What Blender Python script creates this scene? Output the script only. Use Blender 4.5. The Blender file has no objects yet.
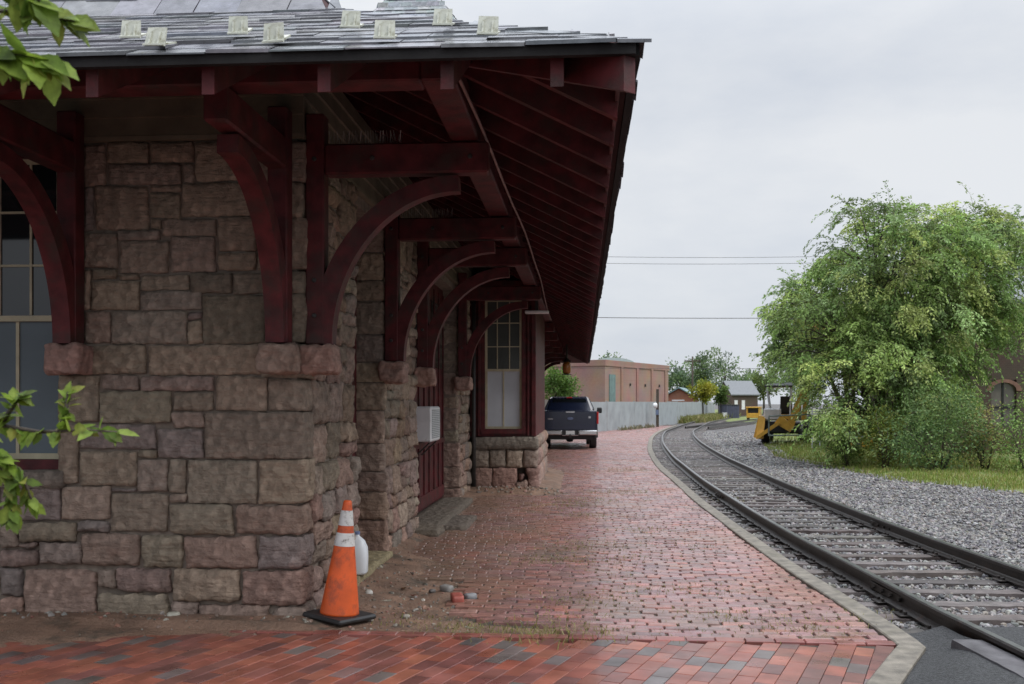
import bpy, math, random
import numpy as np
from mathutils import Vector, Matrix, noise

random.seed(7); RNG = np.random.default_rng(7)
scene = bpy.context.scene
COL = scene.collection
R = math.radians
# ------------------------------------------------------------------ camera
F = 35.0 / 36.0 * 1024.0
CX, HOR, EYE = 512.0, 403.0, 1.68
cam_d = bpy.data.cameras.new("camera")
cam = bpy.data.objects.new("camera", cam_d); COL.objects.link(cam)
cam.location = (0, 0, EYE); cam.rotation_euler = (R(90), 0, 0)
cam_d.lens = 35.0; cam_d.sensor_width = 36.0
cam_d.shift_y = (HOR - 342.0) / 1024.0
cam_d.clip_start = 0.05; cam_d.clip_end = 3000
cam_d.dof.use_dof = True; cam_d.dof.focus_distance = 9.0; cam_d.dof.aperture_fstop = 6.3
scene.camera = cam
# ------------------------------------------------------------------ world, sun, exposure
SUN_EL, SUN_AZ = 52.0, 115.0      # azimuth clockwise from +Y
world = bpy.data.worlds.new("World"); scene.world = world; world.use_nodes = True
nt = world.node_tree; nt.nodes.clear()
def N(tree, typ, **kw):
    n = tree.nodes.new(typ)
    for k, v in kw.items(): setattr(n, k, v)
    return n
wout = N(nt, 'ShaderNodeOutputWorld'); wbg = N(nt, 'ShaderNodeBackground')
sky = N(nt, 'ShaderNodeTexSky', sky_type='NISHITA'); sky.sun_disc = False
sky.sun_elevation = R(SUN_EL); sky.sun_rotation = R(SUN_AZ); sky.air_density = 1.0; sky.dust_density = 2.0
wtc = N(nt, 'ShaderNodeTexCoord'); wmap = N(nt, 'ShaderNodeMapping'); wmap.inputs['Scale'].default_value = (1, 1, 2.6)
wn = N(nt, 'ShaderNodeTexNoise'); wn.inputs['Scale'].default_value = 1.7; wn.inputs['Detail'].default_value = 7; wn.inputs['Roughness'].default_value = .55
wr = N(nt, 'ShaderNodeValToRGB')
wr.color_ramp.elements[0].position = .36; wr.color_ramp.elements[0].color = (5.9, 6.45, 7.4, 1)
wr.color_ramp.elements[1].position = .64; wr.color_ramp.elements[1].color = (8.5, 8.7, 9.0, 1)
wmix = N(nt, 'ShaderNodeMix', data_type='RGBA'); wmix.inputs[0].default_value = .90
L = nt.links.new
L(wtc.outputs['Generated'], wmap.inputs[0]); L(wmap.outputs[0], wn.inputs['Vector']); L(wn.outputs['Fac'], wr.inputs[0])
L(sky.outputs[0], wmix.inputs[6]); L(wr.outputs[0], wmix.inputs[7]); 
wsx = N(nt, 'ShaderNodeSeparateXYZ'); L(wtc.outputs['Generated'], wsx.inputs[0])
wzr = N(nt, 'ShaderNodeMapRange', interpolation_type='SMOOTHSTEP'); wzr.inputs[1].default_value = .30; wzr.inputs[2].default_value = .90; wzr.inputs[3].default_value = 1.0; wzr.inputs[4].default_value = 3.3
L(wsx.outputs['Z'], wzr.inputs[0])      # an overcast sky is brightest overhead
wvm = N(nt, 'ShaderNodeVectorMath', operation='SCALE'); L(wmix.outputs[2], wvm.inputs[0]); L(wzr.outputs[0], wvm.inputs['Scale'])
L(wvm.outputs[0], wbg.inputs[0])
wbg.inputs[1].default_value = .1
L(wbg.outputs[0], wout.inputs[0])
sun_d = bpy.data.lights.new("sun", 'SUN'); sun_d.energy = 1.5; sun_d.angle = R(35); sun_d.color = (1, .96, .9)
sun = bpy.data.objects.new("sun", sun_d); COL.objects.link(sun)
sd = Vector((math.sin(R(SUN_AZ)) * math.cos(R(SUN_EL)), math.cos(R(SUN_AZ)) * math.cos(R(SUN_EL)), math.sin(R(SUN_EL))))
sun.rotation_euler = sd.to_track_quat('Z', 'Y').to_euler()
scene.view_settings.view_transform = 'Standard'; scene.view_settings.look = 'None'
scene.view_settings.exposure = 0.0; scene.view_settings.gamma = 1.0
scene.cycles.max_bounces = 6; scene.cycles.diffuse_bounces = 4; scene.cycles.transparent_max_bounces = 8
scene.cycles.use_denoising = True

# ------------------------------------------------------------------ helpers: space
def W(u, v, Y):
    return Vector(((u - CX) * Y / F, Y, EYE + (HOR - v) * Y / F))
def G(u, v, z=0.0):
    Y = (EYE - z) * F / (v - HOR)
    return Vector(((u - CX) * Y / F, Y, z))
TH = math.atan(71.0 / F); CT, ST = math.cos(TH), math.sin(TH)
CORNER = Vector((-1.618, 7.6, 0.0))
def to_local(p):
    dx, dy = p[0] - CORNER.x, p[1] - CORNER.y
    return (dx * CT - dy * ST, dx * ST + dy * CT, p[2] if len(p) > 2 else 0)
def to_world(t, s, z=0):
    return Vector((CORNER.x + t * CT + s * ST, CORNER.y - t * ST + s * CT, z))
def front_hit(u, v, s=0.0):          # pixel -> (t, z) on the plane at depth s of the depot's front
    dx, dz = (u - CX) / F, (HOR - v) / F
    c = to_local((0, 0, EYE)); ds = dx * ST + CT; dt = dx * CT - ST
    k = (s - c[1]) / ds
    return c[0] + k * dt, EYE + k * dz
# ------------------------------------------------------------------ helpers: materials
MATS = {}
def ramp(tree, stops):
    r = N(tree, 'ShaderNodeValToRGB'); e = r.color_ramp.elements
    while len(e) > 1: e.remove(e[-1])
    e[0].position, e[0].color = stops[0][0], (*stops[0][1], 1)
    for p, c in stops[1:]:
        x = e.new(p); x.color = (*c, 1)
    return r
def mat(name, base=(.5, .5, .5), rough=.6, var=.25, nscale=6.0, bump=.15, bscale=40.0, attr=False, metal=0.0, spec=.5,
        transl=None, rough2=None, bdist=.01, extra=None, stretch=None, dirt=None, coat=0.0):
    if name in MATS: return MATS[name]
    m = bpy.data.materials.new(name); m.use_nodes = True; t = m.node_tree; t.nodes.clear(); lk = t.links.new
    out = N(t, 'ShaderNodeOutputMaterial'); b = N(t, 'ShaderNodeBsdfPrincipled')
    tc = N(t, 'ShaderNodeTexCoord'); vec = tc.outputs['Object']
    if stretch:
        mp = N(t, 'ShaderNodeMapping'); mp.inputs['Scale'].default_value = stretch; lk(vec, mp.inputs[0]); vec = mp.outputs[0]
    n1 = N(t, 'ShaderNodeTexNoise'); n1.inputs['Scale'].default_value = nscale; n1.inputs['Detail'].default_value = 6; lk(vec, n1.inputs['Vector'])
    mr = N(t, 'ShaderNodeMapRange'); mr.inputs[1].default_value = .3; mr.inputs[2].default_value = .7
    mr.inputs[3].default_value = 1 - var; mr.inputs[4].default_value = 1 + var; lk(n1.outputs['Fac'], mr.inputs[0])
    if attr:
        a = N(t, 'ShaderNodeAttribute'); a.attribute_name = 'Col'; col = a.outputs['Color']
    else:
        c = N(t, 'ShaderNodeRGB'); c.outputs[0].default_value = (*base, 1); col = c.outputs[0]
    vm = N(t, 'ShaderNodeVectorMath', operation='SCALE'); lk(col, vm.inputs[0]); lk(mr.outputs[0], vm.inputs['Scale'])
    col = vm.outputs[0]
    if dirt:      # (colour, noise scale, lo, hi)
        dn = N(t, 'ShaderNodeTexNoise'); dn.inputs['Scale'].default_value = dirt[1]; dn.inputs['Detail'].default_value = 8; dn.inputs['Roughness'].default_value = .65
        lk(tc.outputs['Object'], dn.inputs['Vector'])
        dr = N(t, 'ShaderNodeMapRange'); dr.inputs[1].default_value = dirt[2]; dr.inputs[2].default_value = dirt[3]; lk(dn.outputs['Fac'], dr.inputs[0])
        dm = N(t, 'ShaderNodeMix', data_type='RGBA'); lk(dr.outputs[0], dm.inputs[0]); lk(col, dm.inputs[6]); dm.inputs[7].default_value = (*dirt[0], 1)
        col = dm.outputs[2]
    if extra: col = extra(t, lk, tc, col, b)
    lk(col, b.inputs['Base Color'])
    b.inputs['Roughness'].default_value = rough; b.inputs['Metallic'].default_value = metal
    b.inputs['Specular IOR Level'].default_value = spec; b.inputs['Coat Weight'].default_value = coat; b.inputs['Coat Roughness'].default_value = .08
    if rough2 is not None:
        rr = N(t, 'ShaderNodeMapRange'); rr.inputs[1].default_value = .35; rr.inputs[2].default_value = .65
        rr.inputs[3].default_value = rough; rr.inputs[4].default_value = rough2
        n3 = N(t, 'ShaderNodeTexNoise'); n3.inputs['Scale'].default_value = nscale * .6; n3.inputs['Detail'].default_value = 5
        lk(vec, n3.inputs['Vector']); lk(n3.outputs['Fac'], rr.inputs[0]); lk(rr.outputs[0], b.inputs['Roughness'])
    if bump:
        n2 = N(t, 'ShaderNodeTexNoise'); n2.inputs['Scale'].default_value = bscale; n2.inputs['Detail'].default_value = 10; n2.inputs['Roughness'].default_value = .72 if name == 'sandstone' else .6
        lk(vec, n2.inputs['Vector'])
        bp = N(t, 'ShaderNodeBump'); bp.inputs['Strength'].default_value = bump; bp.inputs['Distance'].default_value = bdist
        hgt = n2.outputs['Fac']
        if name == 'sandstone':
            wv = N(t, 'ShaderNodeMix', data_type='VECTOR'); wv.inputs[0].default_value = .10; lk(vec, wv.inputs[4]); lk(n2.outputs['Color'], wv.inputs[5])
            vo = N(t, 'ShaderNodeTexVoronoi'); vo.inputs['Scale'].default_value = 13; lk(wv.outputs[1], vo.inputs['Vector'])
            mp2 = N(t, 'ShaderNodeMapping'); mp2.inputs['Scale'].default_value = (5, 5, 34); lk(vec, mp2.inputs[0])
            n4 = N(t, 'ShaderNodeTexNoise'); n4.inputs['Scale'].default_value = 1; n4.inputs['Detail'].default_value = 6; lk(mp2.outputs[0], n4.inputs['Vector'])
            m1 = N(t, 'ShaderNodeMath', operation='MULTIPLY_ADD'); lk(vo.outputs['Distance'], m1.inputs[0]); m1.inputs[1].default_value = .75; lk(n2.outputs['Fac'], m1.inputs[2])
            m2 = N(t, 'ShaderNodeMath', operation='MULTIPLY_ADD'); lk(n4.outputs['Fac'], m2.inputs[0]); m2.inputs[1].default_value = .8; lk(m1.outputs[0], m2.inputs[2]); hgt = m2.outputs[0]
        lk(hgt, bp.inputs['Height']); lk(bp.outputs[0], b.inputs['Normal'])
    sh = b.outputs[0]
    if transl:
        tr = N(t, 'ShaderNodeBsdfTranslucent'); lk(col, tr.inputs[0])
        ms = N(t, 'ShaderNodeMixShader'); ms.inputs[0].default_value = transl; lk(sh, ms.inputs[1]); lk(tr.outputs[0], ms.inputs[2]); sh = ms.outputs[0]
    lk(sh, out.inputs[0]); MATS[name] = m
    return m

def dusty(t, lk, tc, col, b):      # trodden earth on the bricks beside the depot (a stain of its own outline)
    mp = N(t, 'ShaderNodeMapping'); mp.vector_type = 'POINT'; mp.inputs['Location'].default_value = (0, 0, 0)
    g = N(t, 'ShaderNodeVectorMath', operation='DOT_PRODUCT'); lk(tc.outputs['Object'], g.inputs[0]); g.inputs[1].default_value = (CT, -ST, 0)
    n = N(t, 'ShaderNodeTexNoise'); n.inputs['Scale'].default_value = 1.3; n.inputs['Detail'].default_value = 8; n.inputs['Roughness'].default_value = .65; lk(tc.outputs['Object'], n.inputs['Vector'])
    a = N(t, 'ShaderNodeMath', operation='MULTIPLY_ADD'); lk(n.outputs['Fac'], a.inputs[0]); a.inputs[1].default_value = -3.2; lk(g.outputs['Value'], a.inputs[2])
    t0 = CORNER.x * CT - CORNER.y * ST
    r = N(t, 'ShaderNodeMapRange'); r.inputs[1].default_value = t0 + 1.9 - 1.6; r.inputs[2].default_value = t0 + .35 - 1.6; r.inputs[3].default_value = 0; r.inputs[4].default_value = .78; lk(a.outputs[0], r.inputs[0])
    m = N(t, 'ShaderNodeMix', data_type='RGBA'); lk(r.outputs[0], m.inputs[0]); lk(col, m.inputs[6]); m.inputs[7].default_value = (.175, .115, .08, 1)
    # grey lichen-like film
    n2 = N(t, 'ShaderNodeTexNoise'); n2.inputs['Scale'].default_value = .7; n2.inputs['Detail'].default_value = 8; lk(tc.outputs['Object'], n2.inputs['Vector'])
    r2 = N(t, 'ShaderNodeMapRange'); r2.inputs[1].default_value = .52; r2.inputs[2].default_value = .72; r2.inputs[4].default_value = .55; lk(n2.outputs['Fac'], r2.inputs[0])
    m2 = N(t, 'ShaderNodeMix', data_type='RGBA'); lk(r2.outputs[0], m2.inputs[0]); lk(m.outputs[2], m2.inputs[6]); m2.inputs[7].default_value = (.17, .14, .10, 1)
    return m2.outputs[2]

def mossy(t, lk, tc, col, b):      # soot-dark and pink flaked patches on the sandstone
    n = N(t, 'ShaderNodeTexNoise'); n.inputs['Scale'].default_value = 2.6; n.inputs['Detail'].default_value = 9; n.inputs['Roughness'].default_value = .7; lk(tc.outputs['Object'], n.inputs['Vector'])
    r = N(t, 'ShaderNodeMapRange'); r.inputs[1].default_value = .55; r.inputs[2].default_value = .72; r.inputs[4].default_value = .45; lk(n.outputs['Fac'], r.inputs[0])
    m = N(t, 'ShaderNodeMix', data_type='RGBA'); lk(r.outputs[0], m.inputs[0]); lk(col, m.inputs[6]); m.inputs[7].default_value = (.12, .10, .082, 1)
    n2 = N(t, 'ShaderNodeTexNoise'); n2.inputs['Scale'].default_value = 3.7; n2.inputs['Detail'].default_value = 9; n2.inputs['Roughness'].default_value = .7
    mp = N(t, 'ShaderNodeMapping'); mp.inputs['Location'].default_value = (3.1, 7.7, 1.3); mp.inputs['Scale'].default_value = (1, 1, 2.2); lk(tc.outputs['Object'], mp.inputs[0]); lk(mp.outputs[0], n2.inputs['Vector'])
    r2 = N(t, 'ShaderNodeMapRange'); r2.inputs[1].default_value = .60; r2.inputs[2].default_value = .70; r2.inputs[4].default_value = .42; lk(n2.outputs['Fac'], r2.inputs[0])
    m2 = N(t, 'ShaderNodeMix', data_type='RGBA'); lk(r2.outputs[0], m2.inputs[0]); lk(m.outputs[2], m2.inputs[6]); m2.inputs[7].default_value = (.30, .17, .13, 1)
    return m2.outputs[2]

stone_m = mat('sandstone', attr=True, rough=.85, var=.24, nscale=16, bump=1.0, bscale=17, bdist=.03, extra=mossy, spec=.25)
mortar_m = mat('mortar', (.185, .15, .12), .9, .3, 12, .5, 60)
red_m = mat('dark_red_paint', (.088, .014, .016), .6, .5, 7, .5, 70, dirt=((.050, .027, .023), 4.0, .47, .68), bdist=.004, spec=.35)
wood_dark_m = mat('weathered_dark_boards', (.075, .04, .035), .7, .35, 3, .3, 25)
deck_m = mat('roof_deck_boards', (.05, .016, .016), .7, .35, 3, .3, 25)
clap_m = mat('clapboard_paint', (.17, .145, .10), .6, .25, 3, .2, 40, dirt=((.07, .06, .045), 2, .5, .8))
slate_m = mat('wet_slate', attr=True, rough=.10, var=.35, nscale=14, bump=.22, bscale=45, bdist=.004, rough2=.36)
trim_m = mat('cream_paint', (.45, .40, .27), .5, .15, 8, .1, 60)
glass_m = mat('dark_window_glass', (.012, .014, .016), .04, .1, 4, .02, 3, spec=.6)
blind_m = mat('grey_blind', (.10, .13, .15), .5, .12, 2, .05, 20)
blind2_m = mat('pale_blind', (.50, .53, .56), .35, .10, 2, .05, 20)
iron_m = mat('black_iron', (.03, .028, .026), .5, .3, 8, .2, 50)
white_m = mat('white_enamel', (.72, .73, .73), .4, .08, 5, .05, 40, dirt=((.4, .38, .34), 9, .6, .85))
grille_m = mat('grey_grille', (.35, .36, .37), .5, .15, 10, .1, 60)
brick_m = mat('platform_brick', attr=True, rough=.22, var=.3, nscale=9, bump=.35, bscale=55, bdist=.005, rough2=.45, extra=dusty, coat=.2)
paver_m = mat('smooth_paver', attr=True, rough=.26, var=.3, nscale=5, bump=.2, bscale=70, bdist=.003, rough2=.48, coat=.22)
joint_m = mat('sandy_joint', (.075, .06, .048), .85, .4, 6, .6, 60)
earth_m = mat('bare_earth', (.205, .125, .085), .8, .35, 3.2, .9, 28, bdist=.03, dirt=((.06, .05, .036), 2.6, .52, .68), rough2=.5)
soil_m = mat('dusty_soil', (.15, .115, .09), .9, .3, 3, .9, 30, bdist=.02, dirt=((.20, .11, .075), 1.7, .5, .7))
conc_m = mat('kerb_concrete', (.18, .16, .13), .7, .4, 9, .5, 50, dirt=((.12, .11, .07), 3, .55, .75))
ballast_m = mat('ballast_stone', attr=True, rough=.6, var=.3, nscale=30, bump=.3, bscale=120, bdist=.004)
gravel_m = mat('gravel_ground', (.10, .094, .092), .8, .6, 26, 1.0, 24, bdist=.05)
rail_m = mat('rail_steel', (.030, .024, .021), .38, .4, 9, .25, 60, metal=.3, dirt=((.06, .03, .02), 6, .55, .75))
railtop_m = mat('polished_rail_head', (.20, .20, .20), .3, .2, 9, .1, 60, metal=.8)
tie_m = mat('weathered_timber', attr=True, rough=.8, var=.4, nscale=7, bump=.7, bscale=14, bdist=.012, stretch=(1, 1, 1), rough2=.4)
asphalt_m = mat('asphalt', (.045, .046, .048), .6, .7, 45, 1.0, 60, bdist=.035)
orange_m = mat('orange_plastic', (.68, .105, .018), .5, .2, 6, .12, 40, dirt=((.22, .055, .03), 7, .48, .72))
reflect_m = mat('reflective_collar', (.62, .62, .60), .4, .15, 12, .1, 60, dirt=((.22, .2, .18), 22, .54, .66))
rubber_m = mat('black_rubber', (.022, .022, .023), .5, .3, 8, .15, 50)
jug_m = mat('white_plastic', (.72, .75, .78), .35, .06, 5, .03, 30)

def leafmat(name, transl=.45, rough=.5):
    return mat(name, attr=True, rough=rough, var=.18, nscale=3, bump=0, transl=transl, spec=.3)
leaf_m = leafmat('foliage', .33); nearleaf_m = mat('broad_leaf', attr=True, rough=.55, var=.35, nscale=40, bump=.4, bscale=60, transl=.5, spec=.25)
bark_m = mat('bark', (.07, .055, .042), .9, .4, 10, .8, 30)
grass_m = leafmat('grass_blades', .3, .6)
turf_m = mat('turf', (.13, .17, .045), .9, .45, 2.0, .6, 40, dirt=((.20, .18, .07), .9, .48, .7))
# ------------------------------------------------------------------ helpers: meshes
class MB:
    def __init__(s): s.v = []; s.f = []; s.c = []; s.smooth = False
    def vert(s, p, c=(1, 1, 1)): s.v.append(tuple(p)); s.c.append(c); return len(s.v) - 1
    def poly(s, pts, c=(1, 1, 1)): s.f.append([s.vert(p, c) for p in pts])
    def hexa(s, p, c=(1, 1, 1)):      # 8 corners: bottom 0-3, top 4-7
        i = [s.vert(q, c) for q in p]
        for q in ((3, 2, 1, 0), (4, 5, 6, 7), (0, 1, 5, 4), (1, 2, 6, 5), (2, 3, 7, 6), (3, 0, 4, 7)): s.f.append([i[k] for k in q])
    def box(s, lo, hi, c=(1, 1, 1), M=None):
        x0, y0, z0 = lo; x1, y1, z1 = hi
        p = [Vector(q) for q in ((x0, y0, z0), (x1, y0, z0), (x1, y1, z0), (x0, y1, z0), (x0, y0, z1), (x1, y0, z1), (x1, y1, z1), (x0, y1, z1))]
        s.hexa([M @ q for q in p] if M else p, c)
    def bbox(s, lo, hi, r=.01, c=(1, 1, 1), M=None):    # box with chamfered edges
        lo, hi = Vector(lo), Vector(hi); r = min(r, *(0.49 * (hi[i] - lo[i]) for i in range(3)))
        idx = {}
        for sx in (0, 1):
            for sy in (0, 1):
                for sz in (0, 1):
                    for ax in range(3):
                        q = [0, 0, 0]
                        for k, sg in enumerate((sx, sy, sz)):
                            e = (hi if sg else lo)[k]
                            q[k] = e if k == ax else e + (-r if sg else r)
                        q = Vector(q); idx[(sx, sy, sz, ax)] = s.vert(M @ q if M else q, c)
        for ax in range(3):
            o = [k for k in range(3) if k != ax]
            for sg in (0, 1):
                def key(a, b):
                    d = [0, 0, 0]; d[ax] = sg; d[o[0]] = a; d[o[1]] = b; return (*d, ax)
                f = [idx[key(0, 0)], idx[key(1, 0)], idx[key(1, 1)], idx[key(0, 1)]]
                flip = (sg == 0) != (ax == 1)
                s.f.append(f[::-1] if flip else f)
            for a in (0, 1):
                for b in (0, 1):
                    d0 = [0, 0, 0]; d1 = [0, 0, 0]; d0[o[0]] = d1[o[0]] = a; d0[o[1]] = d1[o[1]] = b; d1[ax] = 1
                    s.f.append([idx[(*d0, o[0])], idx[(*d1, o[0])], idx[(*d1, o[1])], idx[(*d0, o[1])]])
        for sx in (0, 1):
            for sy in (0, 1):
                for sz in (0, 1): s.f.append([idx[(sx, sy, sz, k)] for k in range(3)])
    def rings(s, rings, c=(1, 1, 1), cap=True, closed=True):
        ids = [[s.vert(p, c) for p in r] for r in rings]
        n = len(ids[0])
        for a, b in zip(ids, ids[1:]):
            for k in range(n if closed else n - 1): s.f.append([a[k], a[(k + 1) % n], b[(k + 1) % n], b[k]])
        if cap: s.f.append(ids[0][::-1]); s.f.append(ids[-1])
    def tube(s, pts, r, n=8, c=(1, 1, 1), r2=None):
        pts = [Vector(p) for p in pts]; out = []; up = None
        for i, p in enumerate(pts):
            d = (pts[min(i + 1, len(pts) - 1)] - pts[max(i - 1, 0)]).normalized()
            if up is None: up = Vector((0, 0, 1)) if abs(d.z) < .9 else Vector((1, 0, 0))
            x = d.cross(up).normalized(); y = x.cross(d).normalized(); up = y
            rr = r if r2 is None else r + (r2 - r) * i / (len(pts) - 1)
            out.append([p + x * rr * math.cos(2 * math.pi * k / n) + y * rr * math.sin(2 * math.pi * k / n) for k in range(n)])
        s.rings(out, c)
    def lathe(s, prof, o=(0, 0, 0), n=24, c=(1, 1, 1), axis='z', cap=True):
        o = Vector(o); rg = []
        for r, h in prof:
            q = []
            for k in range(n):
                a = 2 * math.pi * k / n
                q.append(o + (Vector((r * math.cos(a), r * math.sin(a), h)) if axis == 'z' else Vector((h, r * math.cos(a), r * math.sin(a)))))
            rg.append(q)
        s.rings(rg, c, cap)
    def sweep(s, prof, path, c=(1, 1, 1), cap=True):     # profile (side, up) swept along a level path
        rg = []
        for i, p in enumerate(path):
            p = Vector(p); d = Vector(path[min(i + 1, len(path) - 1)]) - Vector(path[max(i - 1, 0)]); d.z = 0; d.normalize()
            x = Vector((d.y, -d.x, 0)); rg.append([p + x * a + Vector((0, 0, b)) for a, b in prof])
        s.rings(rg, c, cap)
    def rock(s, lo, hi, r=.03, amp=.012, dome=(0, 0, 0), res=.04, c=(1, 1, 1), skip=(), seed=0.0, freq=7.0, M=None, jit=0.0):
        lo, hi = Vector(lo), Vector(hi); sz = hi - lo; r = min(r, .45 * min(sz)); ids = {}; mid = (lo + hi) / 2
        nn = [max(2, min(40, int(round(sz[k] / res)))) for k in range(3)]
        jx = [random.uniform(-jit, jit) for _ in range(4)]
        def V(q):
            k = (round(q[0], 5), round(q[1], 5), round(q[2], 5))
            if k in ids: return ids[k]
            core = Vector([min(max(q[i], lo[i] + r), hi[i] - r) for i in range(3)])
            d = Vector(q) - core; d = d.normalized() if d.length > 1e-6 else d
            p = core + d * r
            h = [(2 * (q[i] - mid[i]) / sz[i]) for i in range(3)]
            for ax in range(3):
                if dome[ax]:
                    o = [i for i in range(3) if i != ax]
                    w = (1 - abs(h[o[0]]) ** 3) * (1 - abs(h[o[1]]) ** 3)
                    p[ax] += dome[ax] * w * max(0, h[ax] * (1 if dome[ax] > 0 else -1))
            nv = noise.noise_vector(p * freq + Vector((seed, seed * 1.7, seed * .3))) * amp + noise.noise_vector(p * freq * 3.1 + Vector((seed, 3, 1))) * amp * .45
            p += nv
            rg_ = abs(noise.noise(p * freq * 1.3 + Vector((seed * .7, 5, 2)))); p += d * (amp * .9 * (rg_ - .25)) if d.length > .5 else Vector((0, 0, 0))
            if jit:
                p.x += jx[0] * h[2] ; p.z += jx[1] * h[0]
            if M: p = M @ p
            ids[k] = s.vert(p, c); return ids[k]
        for ax in range(3):
            o = [i for i in range(3) if i != ax]
            for sg in (0, 1):
                if (ax, sg) in skip: continue
                def P(i, j):
                    q = [0, 0, 0]; q[ax] = (hi if sg else lo)[ax]
                    q[o[0]] = lo[o[0]] + sz[o[0]] * i / nn[o[0]]; q[o[1]] = lo[o[1]] + sz[o[1]] * j / nn[o[1]]; return V(q)
                for i in range(nn[o[0]]):
                    for j in range(nn[o[1]]):
                        f = [P(i, j), P(i + 1, j), P(i + 1, j + 1), P(i, j + 1)]
                        s.f.append(f[::-1] if (sg == 0) != (ax == 1) else f)
    def build(s, name, m, parent=None, smooth=False, loc=None, rot=None):
        me = bpy.data.meshes.new(name); me.from_pydata(s.v, [], s.f); me.update()
        ca = me.color_attributes.new('Col', 'FLOAT_COLOR', 'POINT')
        arr = np.ones((len(s.v), 4), np.float32)
        if s.c: arr[:, :3] = np.array(s.c, np.float32)
        ca.data.foreach_set('color', arr.ravel())
        me.polygons.foreach_set('use_smooth', [bool(smooth)] * len(me.polygons))
        me.materials.append(m)
        o = bpy.data.objects.new(name, me); COL.objects.link(o)
        if parent: o.parent = parent
        if loc is not None: o.location = loc
        if rot is not None: o.rotation_euler = rot
        return o
def fast(name, verts, faces, cols, m, parent=None, smooth=False):   # faces: (M,k) int array
    verts = np.asarray(verts, np.float32); faces = np.asarray(faces, np.int32); k = faces.shape[1]
    me = bpy.data.meshes.new(name); me.vertices.add(len(verts)); me.vertices.foreach_set('co', verts.ravel())
    me.loops.add(faces.size); me.loops.foreach_set('vertex_index', faces.ravel())
    me.polygons.add(len(faces)); me.polygons.foreach_set('loop_start', np.arange(len(faces), dtype=np.int32) * k)
    me.polygons.foreach_set('use_smooth', np.full(len(faces), bool(smooth)))
    me.update(calc_edges=True)
    ca = me.color_attributes.new('Col', 'FLOAT_COLOR', 'POINT')
    arr = np.ones((len(verts), 4), np.float32); arr[:, :3] = cols; ca.data.foreach_set('color', arr.ravel())
    me.materials.append(m); o = bpy.data.objects.new(name, me); COL.objects.link(o)
    if parent: o.parent = parent
    return o
def tag(o, label=None, cat=None, group=None, kind=None):
    if label: o['label'] = label
    if cat: o['category'] = cat
    if group: o['group'] = group
    if kind: o['kind'] = kind
    return o
def thing(name, label, cat, loc=(0, 0, 0), rz=0, group=None):
    o = bpy.data.objects.new(name, None); COL.objects.link(o); o.empty_display_size = .1
    o.location = loc; o.rotation_euler = (0, 0, rz); return tag(o, label, cat, group)
def copy_tree(o, parent=None):
    c = o.copy(); COL.objects.link(c); c.parent = parent
    for ch in list(o.children): copy_tree(ch, c)
    return c
def jc(c, a=.2):
    k = 1 + random.uniform(-a, a); return tuple(max(0, x * k * (1 + random.uniform(-a, a) * .25)) for x in c)
# ================================================================== GROUND
def interp(tab, y):
    if y <= tab[0][0]: return tab[0][1]
    for (y0, x0), (y1, x1) in zip(tab, tab[1:]):
        if y <= y1: k = (y - y0) / (y1 - y0); return x0 + (x1 - x0) * k
    return tab[-1][1]
def smooth_path(pts, step=.5):      # Catmull-Rom through (x, y)
    P = [Vector((*p, 0)) for p in pts]; P = [2 * P[0] - P[1]] + P + [2 * P[-1] - P[-2]]; out = []
    for i in range(1, len(P) - 2):
        n = max(2, int((P[i + 1] - P[i]).length / step))
        for k in range(n):
            t = k / n; a, b, c, d = P[i - 1:i + 3]
            out.append(.5 * (2 * b + (c - a) * t + (2 * a - 5 * b + 4 * c - d) * t * t + (3 * b - a - 3 * c + d) * t ** 3))
    out.append(P[-2].copy()); return out
# near rail (left), measured
RAIL_L = [(3.30, -6), (3.24, 0), (3.22, 6.4), (3.215, 7.5), (3.25, 8.7), (3.29, 10.1), (3.33, 11.6), (3.46, 14.1), (3.68, 17.4), (3.93, 20.7), (4.32, 24.9), (4.86, 30.3), (6.15, 40.6), (7.85, 51.4), (9.95, 61.7), (17, 90), (28, 125), (45, 165), (70, 215)]
left_path = smooth_path(RAIL_L)
def offset(path, d):
    out = []
    for i, p in enumerate(path):
        t = (path[min(i + 1, len(path) - 1)] - path[max(i - 1, 0)]).normalized(); out.append(p + Vector((t.y, -t.x, 0)) * d)
    return out
right_path = offset(left_path, 1.505); mid_path = offset(left_path, .7525)
KERB = [(-6, -4.45), (0, -1.15), (4, 1.07), (5.95, 2.13), (6.75, 2.60), (7.0, 2.68), (8.12, 2.72), (9.2, 2.74), (10.65, 2.78), (12.8, 2.88), (14.4, 2.97), (17.2, 3.13), (20.4, 3.38), (22, 3.50), (26.7, 3.86), (34.5, 4.72), (42, 5.75), (50.7, 7.1), (62, 9.3), (75, 12.3)]
kerb_path = smooth_path([(x, y) for y, x in KERB])

g = MB(); g.poly([(-900, -60, -.16), (900, -60, -.16), (900, 1500, -.16), (-900, 1500, -.16)])
tag(g.build('ground', gravel_m), kind='structure')
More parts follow.
